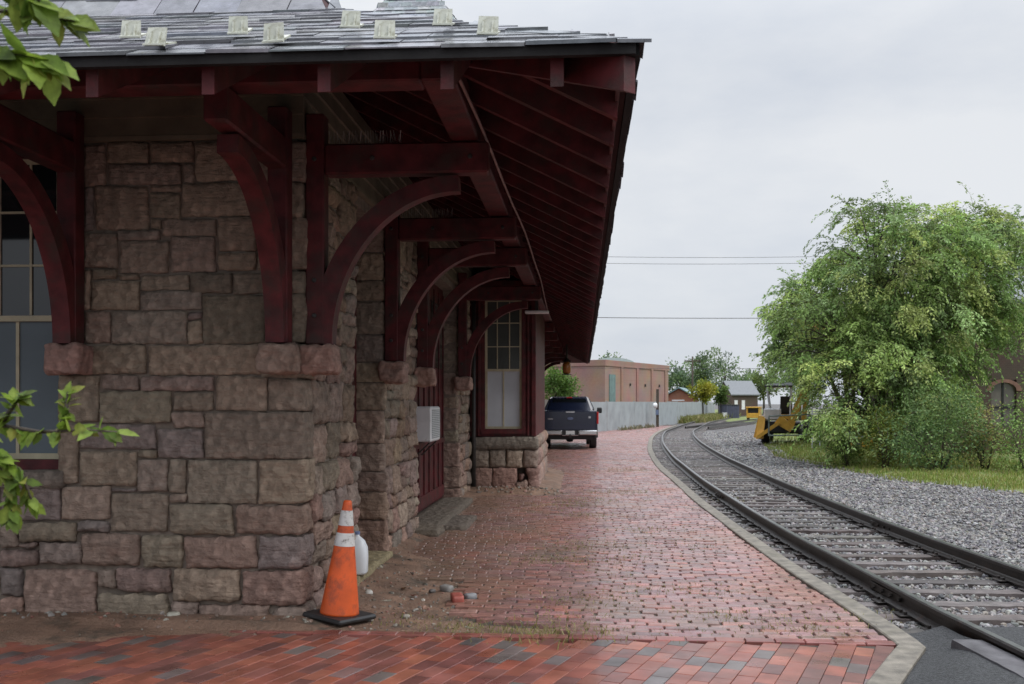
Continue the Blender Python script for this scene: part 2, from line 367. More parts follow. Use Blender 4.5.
# ballast bed: sheet with slow undulation
def grid_sheet(name, m, xs, ys, zf, kind='structure'):
    nx, ny = len(xs), len(ys); v = np.array([(x, y, zf(x, y)) for y in ys for x in xs])
    f = [(j * nx + i, j * nx + i + 1, (j + 1) * nx + i + 1, (j + 1) * nx + i) for j in range(ny - 1) for i in range(nx - 1)]
    return tag(fast(name, v, f, (1, 1, 1), m, smooth=True), kind=kind)
def bed_z(x, y): return -.075 + .018 * noise.noise(Vector((x * 1.3, y * 1.3, 0))) + .012 * noise.noise(Vector((x * 5, y * 5, 3)))
v = []; f = []; nacross = 60
for p_i, y in enumerate(np.concatenate([np.arange(-5, 30, .3), np.arange(30, 90, 1.5)])):
    x0 = interp(KERB, y) + .03
    for k in range(nacross + 1):
        x = x0 + (14 + y * .12) * (k / nacross) ** 1.3; v.append((x, y, bed_z(x, y)))
n_rows = len(v) // (nacross + 1)
f = [(j * (nacross + 1) + i, j * (nacross + 1) + i + 1, (j + 1) * (nacross + 1) + i + 1, (j + 1) * (nacross + 1) + i) for j in range(n_rows - 1) for i in range(nacross)]
tag(fast('ballast_bed', v, f, (1, 1, 1), gravel_m, smooth=True), kind='structure')

# ---- platform bricks (rows parallel to the depot's front)
ROWDIR = math.radians(-4.6); RX = Vector((math.cos(ROWDIR), math.sin(ROWDIR), 0)); RY = Vector((-RX.y, RX.x, 0))
BORDER = G(700, 640)                 # the seam between old bricks and new pavers
PIT = [G(u, v) for u, v in ((300, 640), (300, 600), (345, 585), (372, 574), (405, 577), (450, 578), (468, 583), (462, 590), (474, 597), (456, 604), (462, 612), (480, 622), (560, 626), (575, 634), (575, 641), (300, 641))]
def inpoly(x, y, poly):
    c = False
    for i in range(len(poly)):
        a, b = poly[i], poly[i - 1]
        if (a[1] > y) != (b[1] > y) and x < (b[0] - a[0]) * (y - a[1]) / (b[1] - a[1]) + a[0]: c = not c
    return c
V8 = []; FQ = []; CC = []
def add_brick(c, hx, hy, top, tilt, ch, col, A, B):
    base = len(V8)
    for (a, b, z) in ((-1, -1, 0), (1, -1, 0), (1, 1, 0), (-1, 1, 0)):
        V8.append(c + A * hx * a + B * hy * b + Vector((0, 0, -.05)))
    for (a, b) in ((-1, -1), (1, -1), (1, 1), (-1, 1)):
        V8.append(c + A * hx * a + B * hy * b + Vector((0, 0, top - ch + tilt[0] * a + tilt[1] * b)))
    for (a, b) in ((-1, -1), (1, -1), (1, 1), (-1, 1)):
        V8.append(c + A * (hx - ch) * a + B * (hy - ch) * b + Vector((0, 0, top + tilt[0] * a + tilt[1] * b)))
    for k in range(4):
        q = (k + 1) % 4
        FQ.append((base + k, base + q, base + 4 + q, base + 4 + k)); FQ.append((base + 4 + k, base + 4 + q, base + 8 + q, base + 8 + k))
    FQ.append((base + 8, base + 9, base + 10, base + 11)); CC.extend([col] * 12)
BRICKS = [(.27, .135, .12), (.29, .155, .14), (.24, .125, .115), (.28, .16, .15), (.22, .125, .12), (.31, .14, .115)]
PITCH_X, PITCH_Y = .236, .109
row = 0; y_off = .06
while True:
    org = BORDER + RY * (y_off + row * PITCH_Y)
    if org.y > 74: break
    sh = .5 * PITCH_X if row % 2 else 0.0
    sh += .02 * math.sin(row * .7) + random.uniform(-.008, .008); far = org.y > 30
    for k in range(-42, 75):
        c = org + RX * (k * PITCH_X + sh)
        wob = .02 * noise.noise(Vector((c.x * .5, c.y * .5, 9)))
        c = c + RY * wob
        kx = interp(KERB, c.y) - .012
        if c.x - PITCH_X / 2 > kx - .05: break
        t, s, _ = to_local(c)
        if t < -.25 and s > -.1: continue
        if c.y > 45 and t < 1.5: continue
        if t < .05 and s < -1.2 and t < -3.9: continue
        if 10.9 < s < 16.6 and t < 1.4: continue
        if inpoly(c.x, c.y, PIT): continue
        if row == 0: pass
        und = .012 * noise.noise(Vector((c.x * .8, c.y * .8, 2)))
        gap = .004 + .011 * random.random() ** 1.5
        hx = PITCH_X / 2 - gap; hy = PITCH_Y / 2 - .0035
        if c.x + hx > kx: e0 = c.x - hx; hx = (kx - e0) / 2; c = c + RX * (e0 + hx - c.x)
        col = jc(random.choice(BRICKS), .22)
        if noise.noise(Vector((c.x * .9, c.y * .6, 5))) > .28: col = jc((.28, .135, .11), .15)
        add_brick(c, hx, hy, und + random.uniform(-.004, .004), (random.uniform(-.002, .002), random.uniform(-.0025, .0025)), .007, col, RX, RY)
    row += 1
tag(fast('brick_platform', V8, FQ, np.array(CC), brick_m), kind='structure')
def plat_z(x, y): return -.014 + .006 * noise.noise(Vector((x * 2.3, y * 2.3, 7))) + .012 * noise.noise(Vector((x * .8, y * .8, 2)))
v = []; f = []; na = 70
ys = np.concatenate([np.arange(-4, 16, .12), np.arange(16, 80, .5)])
for y in ys:
    x1 = interp(KERB, y) - .01; x0 = -9
    for k in range(na + 1):
        x = x0 + (x1 - x0) * k / na; z = plat_z(x, y)
        if inpoly(x, y, PIT): z = -.055
        v.append((x, y, z))
f = [(j * (na + 1) + i, j * (na + 1) + i + 1, (j + 1) * (na + 1) + i + 1, (j + 1) * (na + 1) + i) for j in range(len(ys) - 1) for i in range(na)]
tag(fast('joint_sand', v, f, (1, 1, 1), joint_m, smooth=True), kind='structure')
# ---- new pavers in the foreground, rows running up to the right
V8, FQ, CC = [], [], []
A = Vector((math.cos(R(66)), math.sin(R(66)), 0)); B = Vector((-A.y, A.x, 0))
for i in range(-60, 70):
    for j in range(-50, 60):
        c = BORDER + A * (j * .232 + (.116 if i % 2 else 0)) + B * (i * .121)
        d = (c - BORDER).dot(RY)
        if d > -.05 or c.y < 1.0 or c.x < -4.6: continue
        if c.x > interp(KERB, c.y) + .04: continue
        r = random.random(); cl = noise.noise(Vector((c.x * 1.7, c.y * 1.7, 8)))
        col = jc((.125, .10, .095), .2) if r < .11 + .16 * cl else jc(random.choice([(.25, .080, .052), (.225, .07, .048), (.275, .09, .058), (.20, .075, .06), (.15, .06, .05)]), .16)
        add_brick(c, .1135, .0585, .002 + random.uniform(-.0012, .0012), (random.uniform(-.0006, .0006), random.uniform(-.0006, .0006)), .0025, col, A, B)
# soldier course that closes the seam
for k in range(-40, 25):
    c = BORDER + RX * (k * .207) + RY * (-.0) ; 
    if c.x > interp(KERB, c.y) - .06 or c.x < -4.5: continue
    add_brick(c, .1005, .05, .010 + random.uniform(-.003, .003), (0, random.uniform(-.002, .002)), .006, jc((.22, .075, .06), .25), RX, RY)
tag(fast('paver_path', V8, FQ, np.array(CC), paver_m), kind='structure')
# ---- kerb
k1 = MB()
k1.sweep([(-.01, -.12), (.165, -.12), (.17, .012), (.16, .02), (.0, .02), (-.01, .012)], [p + Vector((0, 0, .006 * noise.noise(p * .7))) for p in kerb_path])
tag(k1.build('kerb', conc_m), kind='structure')
# ---- asphalt crossing near the camera
def asph_z(x, y):
    k = min(1, max(0, (x - interp(KERB, y) - .20) / .42)); e = min(1, max(0, (7.55 + .12 * noise.noise(Vector((x * 2.2, 0, 0))) - y) / .25))
    z = -.012 + .085 * k * k * (3 - 2 * k); z += .008 * noise.noise(Vector((x * 2, y * 2, 1)))
    return -.16 + (z + .16) * (e * e * (3 - 2 * e))
ys2 = np.arange(-3, 7.9, .07); vv = []; nn_ = 44
for y in ys2:
    a, b = interp(KERB, y) + .14, interp([(q.y, q.x) for q in left_path], y) - .06
    for k in range(nn_ + 1): x = a + (b - a) * k / nn_; vv.append((x, y, asph_z(x, y)))
tag(fast('asphalt_crossing', vv, [(j * (nn_ + 1) + i, j * (nn_ + 1) + i + 1, (j + 1) * (nn_ + 1) + i + 1, (j + 1) * (nn_ + 1) + i) for j in range(len(ys2) - 1) for i in range(nn_)], (1, 1, 1), asphalt_m, smooth=True), kind='structure')
grid_sheet('asphalt_between_rails', asphalt_m, np.arange(3.34, 4.64, .06), ys2, lambda x, y: asph_z(x, y) - .03)
grid_sheet('asphalt_beyond_rails', asphalt_m, np.arange(4.84, 12, .12), ys2, asph_z)
# ---- earth: strip along front, pit, strip along side
BTE = 1.30
def earth_h(t, s):
    n = noise.noise(Vector((t * 1.6, s * 1.6, 4))) ; n2 = noise.noise(Vector((t * 6, s * 6, 1)))
    p = to_world(t, s)
    h = -.2
    # along the front wall: wide at the left, narrow at the corner
    wdt = .22 + .40 * max(0, min(2.6, -t - .1)) + .10 * n
    d = max(0.0, -s)
    if t < .25 and s < .1: h = max(h, .050 * (1 - d / wdt) + .010 * n + .009 * n2)
    # along the side wall
    if s > -.3:
        w2 = .34 + .14 * n + (.25 if s < 3.2 else 0)
        h = max(h, .075 * (1 - max(0, t) / w2) + .018 * n + .006 * n2 - .012)
        if s > 10: h = max(h, .10 * (1 - (max(BTE, t) - BTE) / .4) + .02 * n2 if s > 11.1 else (.10 * (1 - (11.2 - s) / .55) - .25 * max(0, t - 1.6) + .03 * n2))
    if inpoly(p.x, p.y, PIT): h = max(h, -.018 + .020 * n + .010 * n2)
    return h
for nm, (t0, t1, s0, s1, st) in {'dirt_strip': (-4.6, 2.0, -1.75, 6.0, .045), 'dirt_strip_far': (-.1, 2.4, 6.0, 17.0, .09)}.items():
    ts = np.arange(t0, t1, st); ss = np.arange(s0, s1, st); nx, ny = len(ts), len(ss)
    H = np.array([[earth_h(t, s) for t in ts] for s in ss]); vv = []; ff = []
    for j in range(ny):
        for i in range(nx): vv.append(tuple(to_world(ts[i], ss[j], H[j, i])))
    for j in range(ny - 1):
        for i in range(nx - 1):
            if max(H[j, i], H[j, i + 1], H[j + 1, i], H[j + 1, i + 1]) > -.06: ff.append((j * nx + i, j * nx + i + 1, (j + 1) * nx + i + 1, (j + 1) * nx + i))
    used = sorted({q for f_ in ff for q in f_}); mp = {q: i for i, q in enumerate(used)}
    tag(fast(nm, [vv[q] for q in used], [[mp[q] for q in f_] for f_ in ff], (1, 1, 1), earth_m, smooth=True), kind='structure')
# ================================================================== DEPOT
depot = thing('train_depot', 'old sandstone railway depot with dark red timber brackets and a wide slate roof overhang', 'railway station', CORNER, -TH)
STONES = [(.335, .265, .20), (.305, .245, .188), (.35, .275, .205), (.315, .245, .20), (.285, .235, .19), (.34, .258, .20), (.305, .25, .188)]
LOWST = [(.32, .225, .18), (.30, .215, .18), (.34, .225, .18), (.29, .23, .19)]
FRONT = """84,145,105,186 107,143,149,163 150,142,194,162 109,164,181,184 183,163,194,183 195,142,250,181 251,142,300,181 84,187,93,231 95,186,148,230
149,185,181,192 150,193,180,218 182,183,252,216 253,182,300,217 162,219,216,236 118,231,160,240 150,219,161,230 218,217,256,251 218,253,256,270 257,218,300,270 84,233,117,268
120,241,168,273 171,237,215,272 92,269,117,279 84,269,91,310 92,281,139,310 119,274,139,280 141,275,189,290 191,273,232,293 233,272,266,294 267,271,300,294 141,291,202,310
84,311,110,343 111,311,187,344 188,311,202,320 188,321,202,344 203,295,266,344 267,295,300,343 90,345,146,374 148,345,262,375 263,344,300,378 58,375,99,422 102,375,139,390 141,376,214,391 216,376,267,411
268,379,300,411 100,391,171,423 174,392,213,411 172,412,204,428 205,412,300,459 58,424,78,484 79,424,156,449 158,429,203,458 139,450,157,458 80,451,137,486 138,459,168,492
169,459,186,493 188,460,257,504 259,460,300,504 62,486,110,520 0,478,60,521 111,488,136,492 111,493,168,532 169,494,187,503 170,504,234,535 236,505,300,535
0,523,18,548 20,522,76,542 77,521,109,532 20,543,38,548 40,543,82,565 0,549,38,567 83,533,140,566 142,534,183,568 185,536,257,569 258,536,300,569
0,568,23,596 0,597,23,625 25,569,97,625 98,568,116,588 117,568,172,592 174,569,241,602 243,570,300,606 99,593,169,626 171,600,199,628 200,604,270,631 271,607,300,632
0,626,57,652 58,626,112,652 113,627,199,655 200,632,262,660 263,633,300,660"""
fw = MB()
rows_front = [tuple(map(int, q.split(','))) for q in FRONT.split()]
for i, (u0, v0, u1, v1) in enumerate(rows_front):
    t0, z1 = front_hit(u0, v0); t1, z0 = front_hit(u1, v1)
    corner = u1 == 300
    if corner: t1 = .02 + random.uniform(-.012, .02)
    g_ = .0025; low = v0 > 500
    ext = random.uniform(.0, .016) + (.015 if low else 0)
    col = jc(random.choice(LOWST if (low and random.random() < .5) else STONES), .10)
    if random.random() < .12: col = jc((.265, .218, .195), .07)
    if 270 <= v0 < 300 and u0 > 150: col = jc((.23, .195, .145), .1)
    fw.rock((t0 + g_, -ext, z0 + g_), (t1 - (0 if corner else g_), .30 if corner else .10, z1 - g_), r=random.uniform(.004, .009) + (.010 if low else 0), amp=.010 if not low else .018,
            dome=(.015 if corner else 0, -random.uniform(.0, .016) - (.014 if low else 0), 0), res=.024, c=col, skip=((1, 1),), seed=i * 3.3, freq=random.uniform(7, 15), jit=.006)
for (u0, v0, u1, v1) in ((-40, 478, -2, 521), (-42, 523, -2, 548), (-42, 549, -2, 590), (-42, 592, -2, 650)):
    t0, z1 = front_hit(u0, v0); t1, z0 = front_hit(u1, v1); fw.rock((t0, -.02, z0), (t1, .1, z1), c=jc(STONES[0]), dome=(0, -.03, 0), res=.05, skip=((1, 1),))
def ashlar(x0, x1, z0, z1, hmin=.16, hmax=.40, wmin=.22, wmax=.75):
    out = []; z = z0
    while z < z1 - .02:
        h = min(random.uniform(hmin, hmax), z1 - z)
        if z1 - z - h < .12: h = z1 - z
        x = x0
        while x < x1 - .01:
            w = min(random.uniform(wmin, wmax), x1 - x)
            if x1 - x - w < .14: w = x1 - x
            if h > .26 and random.random() < .4:
                q = z + h * random.uniform(.35, .65); out += [(x, x + w, z, q), (x, x + w, q, z + h)]
            else: out.append((x, x + w, z, z + h))
            x += w
        z += h
    return out
tag(fw.build('front_stonework', stone_m, depot, smooth=True)); fw = MB()
for (x0, x1, z0, z1) in ashlar(-8.2, -2.86, 0, 3.72):
    fw.rock((x0 + .006, -random.uniform(0, .03), z0 + .006), (x1 - .006, .1, z1 - .006), c=jc(random.choice(STONES), .15), dome=(0, -.025, 0), res=.08, skip=((1, 1),), seed=x0)
tag(fw.build('front_stonework', stone_m, depot, smooth=True))
cw = MB()
cw.box((-1.86, .022, -.1), (-.03, .42, 4.3)); cw.box((-8.2, .022, -.1), (-2.84, .42, 4.3)); cw.box((-2.86, .03, -.1), (-1.84, .419, 1.12)); cw.box((-2.86, .03, 3.68), (-1.84, .419, 4.3))
for (s0, s1) in ((.40, 1.80), (3.13, 5.24), (9.46, 35.0)): cw.box((-.42, s0, -.1), (-.02, s1, 4.3))
cw.box((-.42, 1.78, 3.6), (-.03, 3.15, 4.3)); cw.box((-.42, 5.2, 3.6), (-.03, 9.5, 4.3))
cw.box((-8.2, .4, -.1), (-7.8, 35, 4.3)); cw.box((-7.9, 34.6, -.1), (-.1, 34.98, 4.3)); cw.box((-8.0, .5, 4.25), (-.2, 34.6, 4.32))
tag(cw.build('wall_core', mortar_m, depot))
sw = MB()
def side_seg(s0, s1, z0, z1, res, t0=0.0, first=0.0):
    for i, (a, b, c0, c1) in enumerate(ashlar(s0, s1, z0, z1, .15, .36, .22, .6)):
        low = c0 < .95
        col = jc(random.choice(LOWST if low and random.random() < .75 else STONES + [(.27, .19, .15), (.29, .21, .155)]), .18)
        sw.rock((t0 - .1, a + .005, c0 + .005), (t0 + random.uniform(0, .03) + (.02 if low else 0), b - .005, c1 - .005), r=.012, amp=.026, dome=(random.uniform(.0, .035), 0, 0), res=res, jit=.02,
                c=col, skip=((0, 0),), seed=i * 2.1 + s0, freq=random.uniform(8, 13))
side_seg(.27, 1.79, 0, 3.72, .035)
side_seg(3.20, 5.26, 0, 3.72, .04)
side_seg(9.55, 11.3, 0, 3.72, .06)
side_seg(16.1, 22, 0, 3.72, .12); side_seg(22, 35, 0, 3.72, .2)
def jamb(s, t0, t1, res):          # dressed blocks that face the camera at the far side of an opening
    z = 0
    while z < 3.7:
        h = min(random.choice([.22, .3, .36, .42]), 3.72 - z); low = z < .9
        sw.rock((t0, s - (.01 if low else 0), z + .004), (t1 + random.uniform(0, .025) + (.03 if low else 0), s + .12, z + h - .004), r=.014, amp=.006 if not low else .018, dome=(.015, -.004, 0), res=.03,
                c=jc(random.choice(LOWST if low else STONES), .12), skip=((1, 1), (0, 0)), seed=z + s, freq=9)
        z += h
jamb(3.11, -.30, .0, .03); jamb(9.46, -.27, .0, .05)
tag(sw.build('side_stonework', stone_m, depot, smooth=True))
# --- clapboard frieze
fr = MB()
def clap(a0, a1, front, z0, n):
    for i in range(n):
        za, zb = z0 + i * .145, z0 + i * .145 + .15
        if front: p = [(a0, -.030, za), (a1, -.030, za), (a1, .02, za), (a0, .02, za), (a0, -.006, zb), (a1, -.006, zb), (a1, .02, zb), (a0, .02, zb)]
        else: p = [(.030, a0, za), (.030, a1, za), (-.02, a1, za), (-.02, a0, za), (.006, a0, zb), (.006, a1, zb), (-.02, a1, zb), (-.02, a0, zb)]
        fr.hexa([Vector(q) for q in (p if front else p)])
clap(-8.2, .03, True, 3.735, 5); clap(.035, 35, False, 3.735, 5)
fr.box((-8.2, -.035, 3.70), (.036, .02, 3.734)); fr.box((-.02, .037, 3.70), (.035, 35, 3.734))
tag(fr.build('clapboard_frieze', clap_m, depot))
# --- roof
EA, ZE, PITCH = 2.42, 3.46, .50
def roof_z(d): return ZE + .035 + PITCH * d          # top of the deck, d metres in from the eave
RT = .19                                                # rafter depth
S_END = 34.2                                            # eave's far end (s)
T_BACK = -8.2 - EA
BREAK = 2.05
rd = MB()     # deck boards (underside seen)
def band(m, d0, d1, zf, th):      # four roof planes between two offsets from the eave
    r0 = (T_BACK + d0, EA - d0, -EA + d0, 37.0 - d0); r1 = (T_BACK + d1, EA - d1, -EA + d1, 37.0 - d1)
    def cor(r, z): return [Vector((r[0], r[2], z)), Vector((r[1], r[2], z)), Vector((r[1], r[3], z)), Vector((r[0], r[3], z))]
    a, b, a2, b2 = cor(r0, zf(d0)), cor(r1, zf(d1)), cor(r0, zf(d0) - th), cor(r1, zf(d1) - th)
    for k in range(4):
        q = (k + 1) % 4
        m.poly([a[k], a[q], b[q], b[k]]); m.poly([a2[q], a2[k], b2[k], b2[q]])
        if d0 == 0: m.poly([a2[k], a2[q], a[q], a[k]])
def up_z(d): return roof_z(BREAK) + 1.12 * (d - BREAK)
band(rd, .0, BREAK, roof_z, .03); band(rd, BREAK, 6.5, up_z, .03)
tag(rd.build('roof_deck', deck_m, depot))
# slates
sl = MB(); SL = [(.10, .104, .12), (.085, .088, .10), (.13, .13, .14), (.07, .07, .078), (.11, .108, .115)]
def slates(side, d0, d1, zf, slope, expo, wmin, wmax, a_lo, a_hi, lim, thick=.0115):
    d = d0; i = 0; L_ = math.hypot(1, slope)
    while d < d1:
        a = a_lo(d) + random.uniform(-.2, 0)
        while a < a_hi(d):
            w = random.uniform(wmin, wmax); b = min(a + w, a_hi(d) + .01); a_ = max(a, a_lo(d))
            if b - a_ > .03:
                dd0 = d + (random.uniform(-.006, .006) if d < .02 else random.uniform(-.02, .02)); dd1 = d + expo * 1.35 / L_
                th = thick * random.uniform(.6, 1.8); lift = .003 + random.uniform(0, .004)
                za = zf(dd0) + lift + th + .003; zb = zf(dd1) + .005
                sk = random.uniform(-.012, .012)
                a2 = max(a_, a_lo(dd1)); b2 = max(a2 + .006, min(b, a_hi(dd1)))
                pts = [(a_ + .003, dd0, za - th), (b - .003, dd0 + sk, za - th), (b2 - .003, dd1, zb - .003), (a2 + .003, dd1, zb - .003),
                       (a_ + .003, dd0, za), (b - .003, dd0 + sk, za), (b2 - .003, dd1, zb + .004), (a2 + .003, dd1, zb + .004)]
                if side == 'front': P = [Vector((p[0], -EA + p[1], p[2])) for p in pts]
                else: P = [Vector((EA - p[1], p[0], p[2])) for p in pts]
                if side != 'front': P = [P[1], P[0], P[3], P[2], P[5], P[4], P[7], P[6]]
                sl.hexa(P, jc(random.choice(SL), .25))
            a += w
        d += expo / L_; i += 1
slates('front', -.04, BREAK - .05, roof_z, PITCH, .20, .24, .52, lambda d: -7.0, lambda d: EA - d + .03, 0)
slates('side', -.04, BREAK - .05, roof_z, PITCH, .20, .24, .52, lambda d: -EA + d, lambda d: 36.9 - d, 0)
slates('front', BREAK - .02, 5.0, up_z, 1.12, .26, .28, .48, lambda d: -7.0, lambda d: EA - d + .02, 0)
slates('side', BREAK - .02, 6.4, up_z, 1.12, .26, .28, .6, lambda d: -EA + d, lambda d: 36.9 - d, 0)
def rz_(x, y): return roof_z(min(EA - x, y + EA))
for d in np.arange(.04, BREAK, .24):      # hip caps lying on both slopes
    for sg in (0, 1):
        x, y = EA - d, -EA + d; q = [(x, y), (x - .36, y + .36), (x - .48, y + .24) if sg == 0 else (x - .24, y + .48), (x - .16, y - .0) if sg == 0 else (x, y + .16)]
        if sg == 0: q = q[::-1]
        hts_ = [.024 if p in ((x, y), (x - .16, y - .0), (x, y + .16)) else .012 for p in q]
        sl.hexa([Vector((p[0], p[1], rz_(*p) + h - .008)) for p, h in zip(q, hts_)] + [Vector((p[0], p[1], rz_(*p) + h)) for p, h in zip(q, hts_)], jc(SL[1]))
roof = tag(sl.build('slate_roof', slate_m, depot))
# drip edge under the first slates
de = MB(); de.box((-10, -EA - .02, ZE - .026), (EA + .0, -EA + .02, ZE + .03)); de.box((EA - .02, -EA + .021, ZE - .022), (EA + .02, 36.9, ZE + .03))
tag(de.build('drip_edge', mat('tarred_edge', (.016, .015, .015), .8, .3, 6, .3, 40, spec=.2), roof))
# rafters
def rafter(front, a, long=True):
    m = MB(); w = .034
    d0 = .07; d1 = min(2.9, (EA - a if front else a + EA) - .02)
    za, zb = ZE + PITCH * d0, ZE + PITCH * d1
    if front: P = [(a - w, -EA + d0, za - RT), (a + w, -EA + d0, za - RT), (a + w, -EA + d1, zb - RT), (a - w, -EA + d1, zb - RT), (a - w, -EA + d0, za), (a + w, -EA + d0, za), (a + w, -EA + d1, zb), (a - w, -EA + d1, zb)]
    else: P = [(EA - d0, a - w, za - RT), (EA - d0, a + w, za - RT), (EA - d1, a + w, zb - RT), (EA - d1, a - w, zb - RT), (EA - d0, a - w, za), (EA - d0, a + w, za), (EA - d1, a + w, zb), (EA - d1, a - w, zb)]
    m.hexa([Vector(p) for p in P]); return m.build('rafter', red_m, depot)
t_first, _ = front_hit(92, 80, -EA + .07)
tf = [front_hit(u + 7, 80, -EA + .07)[0] for u in (85, 201, 317, 440, 550)]
for t in tf[:5] + [tf[0] - .61 * k for k in range(1, 8)]:
    d_max = EA - t
    rafter(True, t)
for k in range(60):
    s = -1.72 + .61 * k
    if s < 36.5: rafter(False, s)
hp = MB()      # hip rafter
for sg in (1,):
    P = []
    for d, zt in ((.03, 0), (2.9, 0)):
        z = ZE + PITCH * d; x, y = EA - d, -EA + d
        P.append([(x + .03, y + .03, z - RT - .03), (x - .03, y - .03, z - RT - .03), (x - .03, y - .03, z - .005), (x + .03, y + .03, z - .005)])
    hp.rings([[Vector(q) for q in r] for r in P])
hp.build('hip_rafter', red_m, depot)
fb = MB(); fb.box((EA - .085, -EA + .09, ZE - .06), (EA - .062, 36.8, ZE + .02))
fb.build('fascia_board', red_m, depot)
# purlins
pu = MB(); PZ = 3.675
pu.bbox((1.15, -1.365, PZ), (1.365, 36.0, PZ + .22), .012); pu.bbox((-8.5, -1.363, PZ + .002), (1.148, -1.15, PZ + .218), .012)
pu.build('purlin', red_m, depot)
cd_ = MB(); cd_.tube([(1.385 + .085 * max(0, math.sin(math.pi * min(1, k / 16))) , -1.3 + k * .95, 3.70 + .02 * math.sin(k * 1.3)) for k in range(20)], .012, 6)
cd_.build('conduit', mat('weathered_conduit', (.24, .15, .13), .6, .3, 5, .1, 30), depot, smooth=True)
# posts with tie beam and curved brace: built for the side, rotated for the front
def bracket(where, a, corb=True):
    w = .075; base = 2.13
    def T(p):     # p = (out, along, z)
        return Vector((p[0], a + p[1], p[2])) if where == 'side' else Vector((a + p[1], -p[0], p[2]))
    def bb(lo, hi, r=.01):
        m = MB(); m.bbox(lo, hi, r); m.v = [tuple(T(q)) for q in m.v]; 
        return m
    post = bb((.03, -w, base), (.175, w, 3.90)).build('bracket_post', red_m, depot)
    bb((.176, -w, 3.43), (1.44, w, 3.665), .015).build('tie_beam', red_m, post)
    # brace: quarter-ellipse-like band of even thickness
    m = MB(); n = 22; rg = []
    for k in range(n + 1):
        th = math.pi / 2 * k / n
        lo = (.185 + (1.17 - .185) * (1 - math.cos(th)) ** 0.98, base + (3.31 - base) * math.sin(th) ** .92)
        hi = (.176 + (1.28 - .176) * (1 - math.cos(th)) ** 1.22 - .0, base + .55 + (3.428 - base - .55) * math.sin(th) ** .80)
        if k == 0: hi = (.176, base + .02)
        if k > 0: hi = (hi[0] - .0, max(hi[1], lo[1] + .06)) if hi[1] < 3.42 else (hi[0], 3.428)
        rg.append((lo, hi))
    # thickness comes from offsetting the lower curve along its normal
    low = [Vector((.235 + .98 * (1 - math.cos(math.pi / 2 * k / n)) , base + 1.16 * math.sin(math.pi / 2 * k / n))) for k in range(n + 1)]
    rings = []
    for k, p in enumerate(low):
        d = (low[min(k + 1, n)] - low[max(k - 1, 0)]).normalized(); nrm = Vector((-d.y, d.x)); th = .168 - .05 * (k / n)
        q = p + nrm * th; q.x = max(q.x, .12); q.y = min(q.y, 3.429)
        e = .07
        rings.append([T((p.x, -e, p.y)), T((p.x, e, p.y)), T((q.x, e, q.y)), T((q.x, -e, q.y))])
    m.rings(rings); m.build('brace', red_m, post)
    for q in ((.10, 2.35), (.10, 2.62), (.10, 3.55), (.55, 3.55), (1.30, 3.55)):
        bm_ = MB()
        bm_.rings([[T((q[0] + r * math.cos(2 * math.pi * k / 8), -w - h, q[1] + r * math.sin(2 * math.pi * k / 8))) for k in range(8)] for r, h in ((.019, -.004), (.019, .007), (.012, .012))]); bm_.build('bolt', iron_m, post)
    if corb:
        c = MB(); c.rock((-.02, -.135, 1.90), (.255, .135, base - .002), r=.03, amp=.022, dome=(.01, 0, 0), res=.022, c=jc(random.choice([(.38, .245, .20), (.34, .25, .20)]), .08), seed=a * 3, freq=8)
        c.v = [tuple(T(q)) for q in c.v]; c.build('stone_corbel', stone_m, post, smooth=True)
    return post
for s in (.11, 3.17, 5.25, 9.45, 17.0, 20.5, 24.0, 27.5, 31.0, 34.0): bracket('side', s)
for t in (-.125, -1.76, -3.75, -5.6): bracket('front', t)
# corner diagonal struts of bird spikes on the first tie
sk_m = mat('spike_steel', (.4, .4, .38), .4, .1, 5, 0, metal=.6)
for s_ in (.11, 3.17):
    bs = MB(); bs.box((.2, s_ - .012, 3.6652), (.76, s_ + .012, 3.668))
    for k in range(26):
        x = .2 + .022 * k
        for dy in (-.04, .03): bs.tube([(x, s_ + dy * .3, 3.666), (x + random.uniform(-.02, .02), s_ + dy * 1.6, 3.666 + .095)], .0022, 3)
    bs.build('bird_spikes', sk_m, depot)
